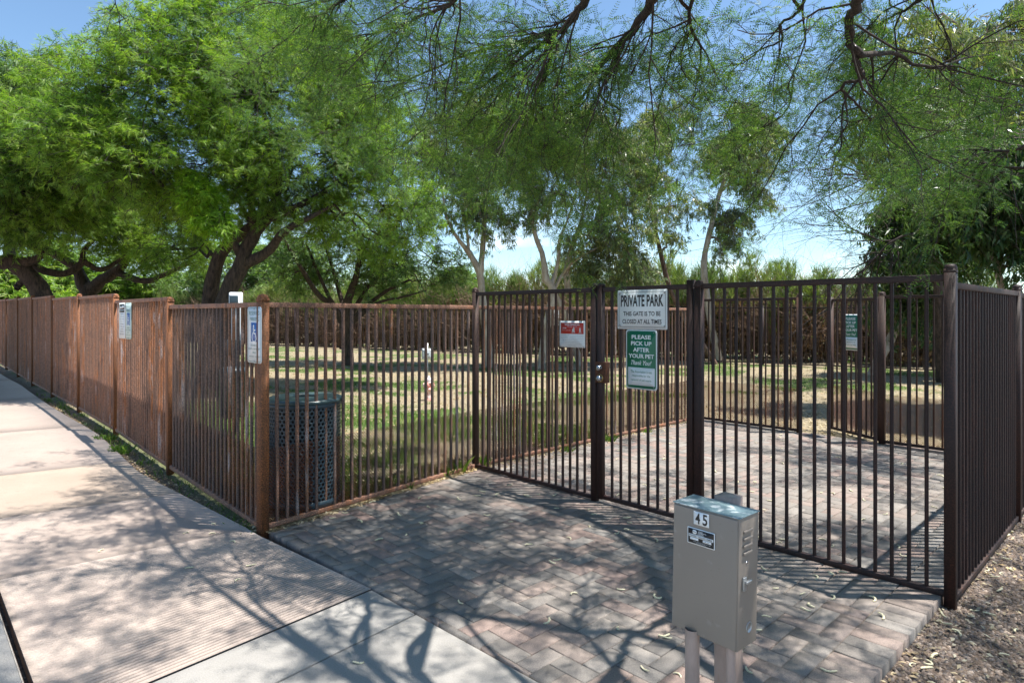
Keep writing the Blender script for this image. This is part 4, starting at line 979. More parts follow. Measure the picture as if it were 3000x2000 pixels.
# B: spreading trunk left; C: leaning trunk at the left edge
make_tree('mesquite_tree', 'spreading mesquite with a short forked trunk and long crooked limbs behind the left fence', gp(255, 14.5),
  [lim((262, gpy(262, 14.5)+10, 14.5, 0.203), (258, 870, 14.5, 0.187), (240, 820, 14.5, 0.140), (215, 780, 14.4, 0.101), (150, 740, 14.3, 0.078), (60, 690, 14.2, 0.055)),
   lim((262, 850, 14.5, 0.156), (300, 820, 14.4, 0.125), (350, 790, 14.3, 0.101), (380, 740, 14.3, 0.078), (430, 660, 14.2, 0.047), (480, 560, 14, 0.031)),
   lim((345, 798, 14.3, 0.078), (400, 820, 14.2, 0.070), (440, 822, 14.1, 0.066), (490, 800, 14, 0.047), (560, 770, 14, 0.023)),
   lim((90, 775, 12.8, 0.086), (150, 800, 12.8, 0.078), (200, 798, 12.9, 0.070), (240, 768, 13, 0.062), (245, 735, 13, 0.047), (290, 690, 13.2, 0.039), (340, 650, 13.4, 0.023)),
   lim((245, 765, 13, 0.062), (290, 790, 13.2, 0.055), (330, 775, 13.4, 0.047), (390, 730, 13.6, 0.031))],
  [lb_(330, 640, 13.5, 1.1), lb_(470, 650, 14, 1.1), lb_(150, 640, 13, 1.1), lb_(280, 540, 14, 1.4), lb_(420, 560, 14.5, 1.3), lb_(120, 500, 14, 1.5), lb_(560, 740, 14.5, 0.624)],
  'mid', M['mesq'], M['bark'], 4200, per=8, sprayl=.5, cut=-.2, twigmat=M['twig'])
make_tree('mesquite_tree', 'thick dark mesquite trunk leaning in from the left edge with drooping sprays', gp(150, 12.5),
  [lim((160, gpy(160, 12.5)+10, 12.5, 0.211), (130, 870, 12.5, 0.187), (85, 810, 12.4, 0.172), (30, 770, 12.2, 0.156), (-60, 760, 12, 0.133), (-200, 700, 11.5, 0.094), (-350, 560, 11, 0.062)),
   lim((40, 770, 12.2, 0.101), (90, 765, 12.3, 0.086), (120, 740, 12.3, 0.062), (60, 700, 12, 0.047), (20, 600, 11.6, 0.031)),
   lim((85, 810, 12.4, 0.078), (55, 835, 12.3, 0.062), (50, 845, 12.25, 0.055))],
  [lb_(60, 560, 11.2, 1.0), lb_(190, 600, 11.4, 0.663), lb_(-80, 500, 11.2, 1.3), lb_(130, 480, 11.2, 1.1), lb_(0, 420, 11.5, 1.1), lb_(250, 520, 11.4, 0.702), lb_(60, 680, 11.4, 0.390), lb_(-250, 560, 11, 1.3), lb_(90, 380, 11.8, 0.702)],
  'mid', M['mesq'], M['bark'], 5200, per=8, sprayl=.5, cut=-.35, droop=-.25, twigmat=M['twig'])
# far left bluish tree
make_tree('mesquite_tree', 'bluish green feathery tree standing far off at the upper left edge', gp(20, 24),
  [lim((20, gpy(20, 24)+5, 24, .25), (30, 700, 24, .2), (50, 500, 24, .14), (60, 300, 24, .08))],
  [lb_(20, 300, 24, 2.0), lb_(110, 230, 24, 1.1), lb_(0, 180, 24.5, 1.1), lb_(130, 340, 24, 1.3), lb_(40, 450, 24, 2), lb_(-90, 300, 24, 2), lb_(160, 160, 24, .5)],
  'far', M['mesq_blue'], M['twig'], 2600, per=7, sprayl=.7, cut=-.3, droop=-.4, lscale=.9)
# D: multi stem dark tree in the middle of the park
zD = 17.0; gD = gpy(1020, zD)
stems = [((1020, gD+10, zD, .16), (1018, 960, zD, .14), (1022, 880, zD, .12), (1045, 800, zD-.2, .08), (1060, 700, zD-.3, .05)),
  ((1012, 960, zD, .1), (980, 900, zD, .08), (930, 860, zD-.4, .07), (880, 780, zD-.8, .05), (830, 700, zD-1, .035)), ((1020, 950, zD, .1), (1060, 910, zD, .07), (1120, 860, zD, .05), (1200, 820, zD-.3, .03)),
  ((1015, 930, zD, .08), (990, 840, zD+.2, .06), (960, 740, zD+.3, .045), (930, 650, zD+.4, .03)), ((1022, 930, zD, .07), (1080, 840, zD+.2, .05), (1150, 770, zD+.3, .035), (1220, 720, zD+.4, .02)),
  ((1016, 940, zD+.2, .07), (1030, 830, zD+.5, .05), (1090, 720, zD+.6, .03)), ((1010, 950, zD, .06), (950, 840, zD-.2, .045), (900, 720, zD-.4, .03)), ((1025, 955, zD, .06), (1100, 890, zD-.2, .04), (1180, 870, zD-.4, .03), (1250, 850, zD-.4, .02))]
make_tree('palo_verde_tree', 'dark many stemmed tree spreading from one base in the middle of the park', gp(1020, zD), [lim(*s) for s in stems],
  [lb_(1040, 680, zD, 1.5), lb_(900, 680, zD-.5, 1.3), lb_(1180, 740, zD, 1.2), lb_(860, 800, zD, .9), lb_(1230, 830, zD, .8), lb_(960, 790, zD+.3, .8), lb_(1100, 830, zD+.3, .8), lb_(1300, 780, zD+.5, .8)],
  'far', M['mesq_blue'], M['bark'], 2100, per=6, sprayl=.55, cut=-.1, shell=.2, lscale=.62, twr=.008)
# eucalyptus trees
def gum(label, px, Y, limbs, lobes, n, mat='gum', kind='gumfar', lscale=.85, cut=-.15, bark_='euc', per=6, sprayl=.6):
    return make_tree('eucalyptus_tree', label, gp(px, Y), limbs, lobes, kind, M[mat], M[bark_], n, per=per, sprayl=sprayl, droop=-.5, cut=cut, lscale=lscale, twigmat=M['grey_twig'], ns=2.2)
yE = 16.5
gum('pale barked gum tree behind the post at the left end of the gate line', 1432, yE,
  [lim((1435, gpy(1435, yE)+8, yE, .13), (1425, 980, yE, .12), (1412, 860, yE, .11), (1405, 800, yE, .1), (1375, 740, yE, .075), (1345, 705, yE-.2, .05), (1310, 640, yE-.4, .035), (1290, 520, yE-.4, .02)),
   lim((1405, 815, yE, .09), (1415, 720, yE, .075), (1420, 600, yE, .05), (1400, 470, yE, .03), (1410, 330, yE, .02)),
   lim((1372, 738, yE, .05), (1370, 690, yE, .04), (1350, 600, yE, .03))],
  [lb_(1350, 400, yE, 1.3), lb_(1450, 330, yE, 1.2), lb_(1330, 580, yE, 1.0), lb_(1450, 520, yE, 1.0), lb_(1420, 640, yE, .7), lb_(1250, 470, yE, .8), lb_(1480, 420, yE, 1.0)], 1500)
gum('pale barked gum tree with several crossing trunks behind the gate', 1660, yE+.6,
  [lim((1585, gpy(1585, yE)+8, yE, .1), (1600, 960, yE, .12), (1622, 850, yE, .11), (1600, 820, yE, .1), (1588, 740, yE, .075), (1560, 660, yE, .05), (1555, 520, yE, .03), (1570, 400, yE, .02)),
   lim((1700, gpy(1700, yE+.6)+8, yE+.6, .1), (1672, 960, yE+.5, .09), (1640, 890, yE+.3, .085), (1612, 830, yE+.1, .08)),
   lim((1665, 860, yE+.3, .09), (1660, 800, yE+.3, .085), (1680, 710, yE+.3, .07), (1700, 660, yE+.3, .05), (1720, 560, yE+.3, .03), (1730, 430, yE+.3, .02)),
   lim((1615, 842, yE+.1, .07), (1635, 770, yE+.1, .05), (1640, 700, yE, .04), (1665, 640, yE, .03), (1690, 560, yE, .02)),
   lim((1622, 850, yE+.2, .05), (1650, 800, yE+.2, .04), (1690, 760, yE, .03), (1760, 720, yE, .02))],
  [lb_(1590, 420, yE, 1.2), lb_(1700, 380, yE, 1.1), lb_(1790, 480, yE, 1.2), lb_(1620, 560, yE, .8), lb_(1830, 640, yE, 1.1), lb_(1800, 760, yE+.5, 1.0), lb_(1720, 690, yE, .7), lb_(1860, 800, yE+.5, .7), lb_(1540, 640, yE, .5), lb_(1680, 780, yE+1, .7), lb_(1880, 420, yE, .8)], 2700)
gum('slim reddish gum trunk rising behind the PRIVATE PARK sign', 1990, 17.5,
  [lim((2100, gpy(2100, 17.5)+8, 17.5, .08), (2060, 1010, 17.5, .075), (2010, 940, 17.5, .07), (1965, 850, 17.5, .065), (1935, 740, 17.5, .06), (1905, 600, 17.5, .045), (1890, 480, 17.5, .03), (1895, 300, 17.5, .015))],
  [lb_(1920, 520, 17.5, .65), lb_(1990, 600, 17.5, .6), lb_(1890, 400, 17.5, .7), lb_(1960, 700, 17.5, .4), lb_(1960, 330, 17.5, .7)], 700, bark_='bark_red', cut=-.05)
gum('grey trunked gum tree with an open crown against the blue sky right of the gate', 2140, 18,
  [lim((2110, gpy(2110, 18)+8, 18, .12), (2085, 960, 18, .1), (2062, 810, 18, .09), (2065, 740, 18, .08), (2090, 640, 18, .07), (2110, 560, 18, .06), (2150, 470, 18, .045), (2190, 400, 18, .03)),
   lim((2115, 560, 18, .04), (2170, 500, 18, .03), (2190, 440, 18, .02))],
  [lb_(2180, 440, 18, 1.0), lb_(2120, 450, 18, .7), lb_(2230, 380, 18, .65), lb_(2180, 340, 18, .6), lb_(2150, 640, 18, .5), lb_(2120, 720, 18, .45), (P(2230, 540, 18), (.55, .4, .5)), lb_(2090, 590, 18, .35)], 1500)
# right side large leaved gums
gum('leaning gum tree with long dark leaves behind the inner gate', 2560, 15.2,
  [lim((2556, gpy(2556, 15)+6, 15, .12), (2600, 1010, 15, .11), (2635, 940, 15, .1), (2665, 880, 15, .1), (2668, 800, 15, .08), (2700, 700, 15, .06), (2740, 560, 15, .04)),
   lim((2640, 930, 15, .07), (2700, 860, 15, .05), (2740, 800, 15, .03))],
  [lb_(2700, 640, 14.5, 1.0), lb_(2640, 740, 14.5, .7), lb_(2760, 770, 14.5, .8), lb_(2680, 850, 14.5, .55), lb_(2770, 900, 15, .6), lb_(2620, 620, 14.5, .6), lb_(2820, 620, 14, .9), lb_(2600, 880, 15, .4)], 1900, mat='gum_dark', kind='gumbig', lscale=1.2)
gum('young gum tree with pale trunk and big dark leaves beyond the right fence', 2935, 8.5,
  [lim((2950, gpy(2950, 8.5)+10, 8.5, .055), (2945, 900, 8.5, .05), (2930, 830, 8.5, .047), (2915, 760, 8.5, .043), (2885, 700, 8.5, .038), (2850, 620, 8.4, .03), (2860, 500, 8.3, .02)),
   lim((2925, 800, 8.5, .025), (2960, 770, 8.5, .018), (3000, 740, 8.5, .012))],
  [lb_(2880, 560, 8.4, .65), lb_(2960, 620, 8.4, .55), lb_(2790, 620, 8.6, .5), lb_(2930, 470, 8.3, .6), lb_(2830, 720, 8.7, .3), lb_(2985, 730, 8.3, .35), lb_(3050, 560, 8.3, .6), lb_(2740, 700, 9, .35)], 1050, mat='gum_dark', kind='gumbig', lscale=1.0, per=6, sprayl=.45)
gum('tall gum tree with yellow green leaves filling the upper right corner', 3080, 10.5,
  [lim((3150, gpy(3150, 10.5), 10.5, .13), (3100, 500, 10.5, .1), (3000, 60, 10.2, .07), (2960, -120, 10, .05)), lim((3060, 300, 10.3, .05), (2900, 150, 10, .035), (2760, 40, 9.8, .02)), lim((3090, 450, 10.4, .05), (2900, 380, 10, .03), (2700, 330, 9.7, .015))],
  [lb_(2900, 130, 10, 1.0), lb_(2760, 200, 9.8, .9), lb_(2980, 300, 9.8, 1.0), lb_(2620, 130, 9.8, .8), lb_(2820, 360, 9.6, .9), lb_(2640, 330, 9.6, .75), lb_(2950, 480, 9.4, .7), lb_(2560, 420, 9.6, .5), lb_(3050, 100, 10, 1.0), lb_(2700, 480, 9.6, .6)], 1900, mat='gum', kind='gum', lscale=1.0, cut=-.1, sprayl=.5)
# half bare tree right of centre
zB = 13.5
def bare(label, px, Y, seeds, n):
    root = empty('bare_tree', gp(px, Y)); tag(root, label, 'tree')
    m = MB(); tr_ = smooth_curve(lim((px, gpy(px, Y)+5, Y, .12), (px-10, 860, Y, .1), (px-40, 700, Y, .08), (px-60, 560, Y, .06)), 18); tubes(m, [(tr_[:, :3], tr_[:, 3])], 8); m.build('trunk', M['bark'], root, smooth=True)
    sd = []
    for (a, b, a2, b2, r) in seeds:
        p0, p1 = P(a, b, Y), P(a2, b2, Y-.4); sd.append((p0, norm(p1-p0), np.linalg.norm(p1-p0), r))
    g_ = grow(sd, 4, [dict(n=10, wig=.16, grav=.02, kids=n, spread=.5), dict(n=7, wig=.13, grav=-.01, kids=5, spread=.45), dict(n=5, wig=.16, grav=0, kids=4, spread=.5), dict(n=4, wig=.2, grav=0, kids=0, spread=.5)])
    m = MB()
    for k, ls in enumerate(g_): tubes(m, ls, 5 if k < 2 else 3)
    m.build('branches', M['twig'], root)
    P_, D_ = sites(g_[3], 1, .02); s = rng.uniform(0, 1, len(P_)) < .35; m = MB(); leaves(m, 'mid', P_[s], D_[s], .5); m.build('crown', M['mesq_blue'], root); rootfix(root)
bare('half bare dark twigged tree fanning out to the left against the pale sky', 2760, zB,
  [(2740, 640, 2300, 600, .035), (2735, 600, 2350, 440, .035), (2740, 680, 2340, 700, .03), (2730, 580, 2480, 330, .035), (2745, 700, 2450, 790, .025), (2735, 560, 2600, 330, .03), (2740, 620, 2400, 540, .03)], 13)
# background thicket: mesquites and shrubs beyond the far fence
bgs = [(700, 30, 3.6, 'far'), (860, 32, 3.8, 'far'), (1160, 31, 3.0, 'far'), (420, 31, 3.8, 'far'), (180, 30, 3.6, 'far'), (20, 22, 2.4, 'far'), (1330, 29, 2.5, 'far')]
names = ['second from the left of those beyond', 'x']
lbls = ['pale feathery mesquite far beyond the fence behind the two dark trunks', 'pale mesquite far beyond the fence left of the many stemmed tree', 'pale mesquite far beyond the fence right of the many stemmed tree',
        'pale mesquite far beyond the left fence between the leaning trunks', 'pale mesquite far beyond the left fence behind the short forked trunk', 'low sunlit mesquite past the leaning trunk at the left edge', 'pale mesquite far beyond the fence behind the first gum trunk']
for (px, Y, r, k), lab in zip(bgs, lbls):
    x, y, z = gp(px, Y); zb = z+.6
    make_tree('mesquite_tree', lab, (x, y, z), [[(x, y, z-.1, .15), (x+.1, y, z+1, .12), (x-.1, y, z+2.2, .08)], [(x, y, z, .1), (x+1, y, z+1.4, .07), (x+1.7, y-.3, z+2.2, .04)], [(x, y, z, .1), (x-1, y, z+1.4, .07), (x-1.7, y-.3, z+2.3, .04)]],
      [((x+dx*r, y-rng.uniform(0, .6), z+hz*r), r*q) for dx, hz, q in ((-.55, .62, .42), (0, .95, .5), (.55, .62, .42), (-.2, .45, .4), (.35, .4, .38), (.1, 1.15, .3))], 'far', M['mesq_blue'] if px > 500 else M['mesq'], M['twig'], 1500, per=6, sprayl=.9, cut=-.25, group='trees beyond the back fence', lscale=1.25, twr=.011)
def fence_y(px):     # distance of the back fence along a pixel column
    r = (px-1500)/F
    for (x0, y0), (x1, y1) in zip(FAR[:-1], FAR[1:]):
        dx, dy = x1-x0, y1-y0; den = dx-r*dy
        t = (r*y0-x0)/den
        if 0 <= t <= 1: return y0+t*dy
    return 20
def brush(px, wpx, top, label, Y, kindtop='upfar', green_=M['shrub'], h0=1.5):
    x, y, z = gp(px, Y); w_ = wpx*Y/F; ht = EYE+(HOR-top)/F*Y-z
    root = empty('desert_shrub', (x, y, z)); tag(root, label, 'shrub', 'shrubs behind the back fence')
    sd = []
    for k in range(30):
        a = rng.uniform(0, 2*math.pi); sd.append((np.array([x+rng.uniform(-.5, .5)*w_, y+rng.uniform(-.3, .3), z-.05]), norm(np.array([math.cos(a)*.5, math.sin(a)*.3, 1])), ht*rng.uniform(.6, .95), .018))
    gl = grow(sd, 3, [dict(n=7, wig=.14, grav=.05, kids=7, spread=.5), dict(n=5, wig=.2, grav=.0, kids=4, spread=.6), dict(n=4, wig=.2, grav=.05, kids=0, spread=.5)])
    m = MB(); tubes(m, gl[0], 4); tubes(m, gl[1]+gl[2], 3); m.build('stems', M['brush'], root)
    n = int(1400*w_); p = np.c_[x+rng.uniform(-.5, .5, n)*w_, y+rng.uniform(-.45, .5, n), z+rng.uniform(0.02, 1, n)**.8*min(ht*.66, 1.7)]; m = MB(); leaves(m, 'dead', p, rng.normal(0, 1, (n, 3))+[0, 0, .4], 1.0); m.build('dry_foliage', M['deadleaf'], root)
    n = int(520*w_); hz = rng.uniform(.45, 1, n); dome = np.sqrt(np.maximum(0, 1-(np.linspace(-1, 1, n)**2)*.5)); p = np.c_[x+np.linspace(-.55, .55, n)*w_, y+rng.uniform(-.4, .6, n), z+ht*hz*dome*(1+.14*np.sin(np.linspace(0, 9, n)+px))]
    m = MB(); leaves(m, kindtop, p, rng.normal(0, .45, (n, 3))+[0, 0, 1], 1.0); m.build('green_tops', green_, root); rootfix(root)
bl = [(90, 860), (260, 850), (420, 850), (560, 850), (690, 845), (800, 850), (905, 850), (1000, 850), (1095, 850), (1190, 845), (1285, 835), (1375, 825), (1470, 805), (1560, 790), (1650, 800), (1745, 800), (1840, 790), (1930, 775), (2030, 790), (2130, 785), (2230, 780), (2330, 800), (2430, 815), (2540, 815), (2650, 825), (2770, 830), (2900, 835)]
desc = ['low', 'rounded', 'feathery', 'thin', 'dense']
where = ['at the far left edge', 'behind the short forked trunk', 'left of the two dark trunks', 'just left of the dog waste station', 'just right of the dog waste station', 'above the trash can', 'left of the many stemmed tree', 'behind the many stemmed tree', 'right of the many stemmed tree', 'above and left of the toy hydrant', 'above the toy hydrant', 'left of the gate line end post', 'right of the gate line end post', 'behind the crossing gum trunks', 'above the red notice', 'behind the closed gate edge', 'left of the PRIVATE PARK sign', 'behind the PRIVATE PARK sign', 'behind the hinge post of the gate', 'right of the hinge post of the gate', 'under the open crowned gum', 'beyond the opening of the enclosure', 'left of the small green sign', 'behind the small green sign', 'behind the leaning gum trunk', 'beside the right corner post', 'beyond the right fence']
for i, ((px, top), wh) in enumerate(zip(bl, where)):
    Y = fence_y(px)+1.3+(i % 3)*.5
    brush(px, 125 if px > 600 else 170, top+10*math.sin(i*2.1), 'brown and green desert shrub '+wh, Y)
# power lines far away
for dz, lab in ((0, 'upper thin power line crossing the sky behind the gum trees'), (1, 'lower thin power line crossing the sky behind the gum trees')):
    a = P(1700, 770+dz*26, 70); b = P(2760, 545+dz*34, 52)
    m = MB(); tubes(m, [(crooked(a, b, 9, 0, -.006), np.full(9, .018))], 5); tag(m.build('power_line', M['black']), lab, 'power line')

# ------------------------------------------------------------------ overhanging mesquite whose trunk stands right of the camera
ob = np.array([2.75, .75, -.05]); root = empty('overhanging_mesquite', ob); tag(root, 'mesquite whose dark crooked boughs and fine leaflets hang across the top of the view', 'tree')
crotch = (2.2, 1.2, 2.5)
L1 = lim((1960, -120, 2.6, .026), (1914, 0, 3.0, .022), (1870, 70, 3.2, .02), (1800, 140, 3.5, .018), (1720, 230, 3.9, .015), (1640, 290, 4.3, .012), (1530, 350, 4.9, .009), (1400, 430, 5.6, .006), (1300, 510, 6.3, .004))
L2 = lim((1790, -120, 2.7, .022), (1710, 0, 3.1, .019), (1650, 80, 3.4, .016), (1500, 130, 3.9, .012), (1400, 150, 4.2, .010), (1250, 210, 4.8, .007), (1100, 280, 5.5, .005), (950, 340, 6.2, .003))
L2b = lim((1645, 85, 3.4, .013), (1600, 120, 3.6, .012), (1500, 190, 4.0, .010), (1400, 260, 4.4, .009), (1300, 330, 4.9, .007), (1180, 430, 5.6, .005))
L2c = lim((1620, 95, 3.5, .012), (1605, 200, 3.9, .010), (1560, 290, 4.3, .008), (1500, 360, 4.8, .006), (1490, 440, 5.2, .004))
L1b = lim((1800, 140, 3.5, .012), (1795, 190, 3.6, .011), (1730, 260, 3.9, .008), (1640, 350, 4.4, .006), (1580, 430, 4.9, .004))
L1c = lim((1750, 230, 3.8, .008), (1765, 290, 3.9, .007), (1820, 330, 3.95, .006), (1780, 400, 4.2, .004), (1740, 440, 4.4, .003))
L3 = lim((2560, -140, 2.3, .026), (2515, 0, 2.7, .022), (2482, 50, 2.8, .020), (2488, 105, 2.9, .019), (2530, 162, 3.0, .016), (2610, 155, 3.2, .011), (2680, 185, 3.3, .009), (2750, 200, 3.4, .007), (2830, 170, 3.6, .005), (2920, 160, 3.8, .003))
L3b = lim((2515, 155, 3.0, .012), (2515, 200, 3.05, .012), (2525, 228, 3.1, .010), (2468, 257, 3.2, .008), (2500, 295, 3.3, .006), (2555, 355, 3.5, .004))
L4 = lim((2040, -60, 3.0, .012), (2020, 40, 3.3, .009), (2030, 90, 3.4, .008), (2055, 150, 3.6, .006), (2040, 250, 4.0, .004), (2020, 330, 4.4, .003))
L5 = lim((2370, -60, 3.0, .01), (2340, 30, 3.2, .008), (2285, 75, 3.4, .007), (2290, 120, 3.5, .006), (2200, 160, 3.9, .004), (2110, 240, 4.4, .003))
L6 = lim((1400, -60, 3.2, .013), (1330, 5, 3.5, .011), (1230, 50, 3.9, .009), (1130, 90, 4.5, .007), (1000, 120, 5.2, .005), (850, 200, 6, .003))
L7 = lim((1120, -70, 3.8, .01), (960, 30, 4.5, .007), (850, 110, 5.2, .005), (730, 190, 6, .003))
L8 = lim((2800, -100, 3.0, .012), (2680, 10, 3.5, .009), (2580, 70, 3.9, .006), (2500, 120, 4.3, .004), (2380, 260, 5, .003))
L9 = lim((3150, 380, 5.6, .02), (2950, 440, 6.0, .014), (2830, 440, 6.4, .01), (2700, 500, 7.0, .005)); L9b = lim((3150, 480, 5.8, .015), (2950, 490, 6.2, .01), (2800, 460, 6.6, .006), (2640, 430, 7.1, .004))
L10 = lim((2330, 200, 4.0, .006), (2300, 330, 4.4, .005), (2200, 390, 4.8, .004), (2100, 440, 5.2, .003))
vis = [L1, L2, L2b, L2c, L1b, L1c, L3, L3b, L4, L5, L6, L7, L8, L9, L9b, L10]
hid = []                         # boughs above and behind the view, which shade the foreground
def shade_pt(px, py, z): Y = EYE*F/(py-HOR); X = (px-1500)/F*Y; return np.array([X+sdir.x/sdir.z*z, Y+sdir.y/sdir.z*z, z])
HB1 = [shade_pt(2000, 1900, 4.0), shade_pt(1700, 1850, 4.15), shade_pt(1400, 1800, 4.3), shade_pt(1180, 1775, 4.35), shade_pt(1000, 1735, 4.4), shade_pt(830, 1690, 4.45), shade_pt(640, 1672, 4.5), shade_pt(420, 1680, 4.5)]
HB2 = [shade_pt(1990, 1800, 3.8), shade_pt(1900, 1640, 3.9), shade_pt(1800, 1560, 4.0), shade_pt(1700, 1510, 4.1), shade_pt(1550, 1470, 4.3), shade_pt(1330, 1438, 4.6), shade_pt(1150, 1425, 4.8)]
for q_, r0 in ((HB1, .034), (HB2, .042)):
    hid.append([(*crotch, .055)]+[(*p, r) for p, r in zip(q_, np.linspace(r0, .010, len(q_)))])
for (x1, y1, z1) in ((-1.2, 1.8, 5.0), (-.4, 3.8, 5.6), (1.2, 4.6, 5.4), (2.8, 5.2, 5.6), (4.2, 3.2, 5.0), (4.4, 1.6, 4.4), (.4, 3.0, 4.8)):
    c_ = crooked(np.array(crotch), np.array([x1, y1, z1]), 6, .45, .15); hid.append([(*p, r) for p, r in zip(c_, np.linspace(.018, .005, 6))])
trk = [(*ob, .17), (2.65, .85, .8, .15), (2.45, 1.05, 1.7, .13), (*crotch, .11)]
link = []
for l_ in (L1, L2, L3, L4, L5, L6, L7, L8): 
    e = np.array(l_[0]); s_ = np.array([*crotch, .05]); mid = (s_+e)/2+np.array([0, -.1, .35, 0]); link.append([tuple(s_), tuple(mid), tuple(e), l_[1]])
m = MB(); LPs = [smooth_curve(l_, 22) for l_ in [trk]+link]; 
for c_ in LPs: tubes(m, [(c_[:, :3], c_[:, 3])], 9)
m.build('trunk', M['bark'], root, smooth=True)
m = MB(); VC = [smooth_curve(l_, 30) for l_ in vis]; HC = [smooth_curve(l_, 20) for l_ in hid]
for c_ in VC+HC:
    j = rng.normal(0, 1, (len(c_), 3))*np.minimum(c_[:, 3:4]*.5, .012); j[0] = 0; tubes(m, [(c_[:, :3]+j, c_[:, 3])], 7)
m.build('boughs', M['twig'], root, smooth=True)
def kids_of(curves, per_m, ln, bias, spread=.55, r=.005):
    out_ = []
    for c_ in curves:
        d = np.linalg.norm(np.diff(c_[:, :3], axis=0), axis=1).sum()
        for k in range(int(d*per_m)):
            t = rng.uniform(.12, 1)*(len(c_)-1); i = min(int(t), len(c_)-2); p = c_[i, :3]+(c_[i+1, :3]-c_[i, :3])*(t-i); dl = norm(c_[i+1, :3]-c_[i, :3])
            out_.append((p, norm(dl*.8+rng.normal(0, spread, 3)+np.array(bias)), ln*rng.uniform(.5, 1.3), min(r, c_[i, 3]*.7)))
    return out_
sd = kids_of(VC, 7.5, .75, (-.3, .25, -.15), r=.006)
gl = grow(sd, 3, [dict(n=8, wig=.2, grav=-.06, kids=5, spread=.55), dict(n=6, wig=.24, grav=-.04, kids=3, spread=.6), dict(n=5, wig=.25, grav=-.05, kids=0, spread=.5)])
m = MB(); tubes(m, gl[0], 5); tubes(m, gl[1], 4); tubes(m, gl[2], 3); m.build('twigs', M['twig'], root)
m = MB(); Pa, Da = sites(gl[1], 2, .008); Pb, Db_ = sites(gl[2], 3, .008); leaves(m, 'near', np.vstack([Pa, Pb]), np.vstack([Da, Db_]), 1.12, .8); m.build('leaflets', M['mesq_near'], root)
print('near leaves', len(Pa)+len(Pb))
hubs = []; conn = []; allh = np.vstack([c_[3:] for c_ in HC])
for hx in np.arange(-1.7, 6.2, .46):
    for hy in np.arange(.7, 7.6, .46):
        x, y = hx+rng.uniform(-.2, .2), hy+rng.uniform(-.2, .2); z = max(4.0+rng.uniform(0, .9), 1.5+.51*y+.35+rng.uniform(0, .6))
        dens = .95 if y < 4.6 else .6
        if x < -1.0: dens *= .8
        if rng.uniform() > dens or fnoise(x, y, 1.6, 4) < -.52: continue
        if x < .1 and y > 4.9: continue
        p = np.array([x, y, z]); k = np.argmin(np.linalg.norm(allh[:, :3]-p, axis=1)); conn.append((crooked(allh[k, :3], p, 7, .5, .03), np.linspace(.006, .003, 7))); hubs.append(p)
sd = []
for p in hubs:
    for k in range(6): sd.append((p, norm(rng.normal(0, 1, 3)*np.array([1, 1, .35])), rng.uniform(.28, .5), .0028))
gh = grow(sd, 2, [dict(n=5, wig=.22, grav=-.04, kids=2, spread=.7), dict(n=4, wig=.22, grav=-.04, kids=0, spread=.7)])
m = MB(); tubes(m, conn, 4); tubes(m, gh[0], 3); tubes(m, gh[1], 3); m.build('upper_twigs', M['twig'], root)
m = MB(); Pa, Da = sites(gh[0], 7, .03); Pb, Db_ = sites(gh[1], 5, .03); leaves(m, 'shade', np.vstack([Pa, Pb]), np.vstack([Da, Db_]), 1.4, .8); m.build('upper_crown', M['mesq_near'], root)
# bright sunlit sprays among the boughs and the lone hanging sprig at the upper left
m = MB()
for (px, py, Y, n, sc_) in ((1500, 120, 4.2, 40, .12), (1480, 125, 4.1, 40, .1)): pass
tl_ = [lim((330, -60, 2.6, .003), (338, 10, 2.6, .0025), (350, 50, 2.6, .002), (352, 110, 2.6, .0012)), lim((338, 10, 2.6, .002), (322, 35, 2.6, .0015), (300, 40, 2.6, .001)), lim((350, 40, 2.6, .002), (375, 70, 2.6, .0015), (388, 100, 2.6, .001)), lim((322, 30, 2.6, .002), (322, 60, 2.6, .001), (312, 90, 2.6, .0008))]
for l_ in tl_:
    c_ = smooth_curve(l_, 8); tubes(m, [(c_[:, :3], c_[:, 3])], 4)
sp_ = m.build('hanging_sprig_stem', M['twig'], root)
m = MB(); pts = [P(338, 15, 2.6), P(352, 60, 2.6), P(352, 105, 2.6), P(305, 40, 2.6), P(385, 85, 2.6), P(320, 60, 2.6)]; ds_ = [(.1, .2, -1), (-.2, .1, -1), (-.5, 0, -1), (-1, 0, -.7), (.6, 0, -1), (-.3, .2, -1)]
leaves(m, 'near', np.array(pts), np.array(ds_, float), 1.0, .2); m.build('hanging_leaflets', M['mesq_near'], sp_)
m = MB(); pc = [P(1485, 120, 4.15), P(1475, 135, 4.15), P(1500, 112, 4.15), P(1555, 105, 4.1), P(1460, 160, 4.2)]
for p in pc:
    q = crooked(p, p+np.array([rng.uniform(-.05, .05), 0, -.07]), 6, .4); tubes(m, [(q, np.array([.003, .006, .0065, .006, .005, .002]))], 7)
m.build('catkins', M['flower'], root); rootfix(root)
for o in root.children:
    pass

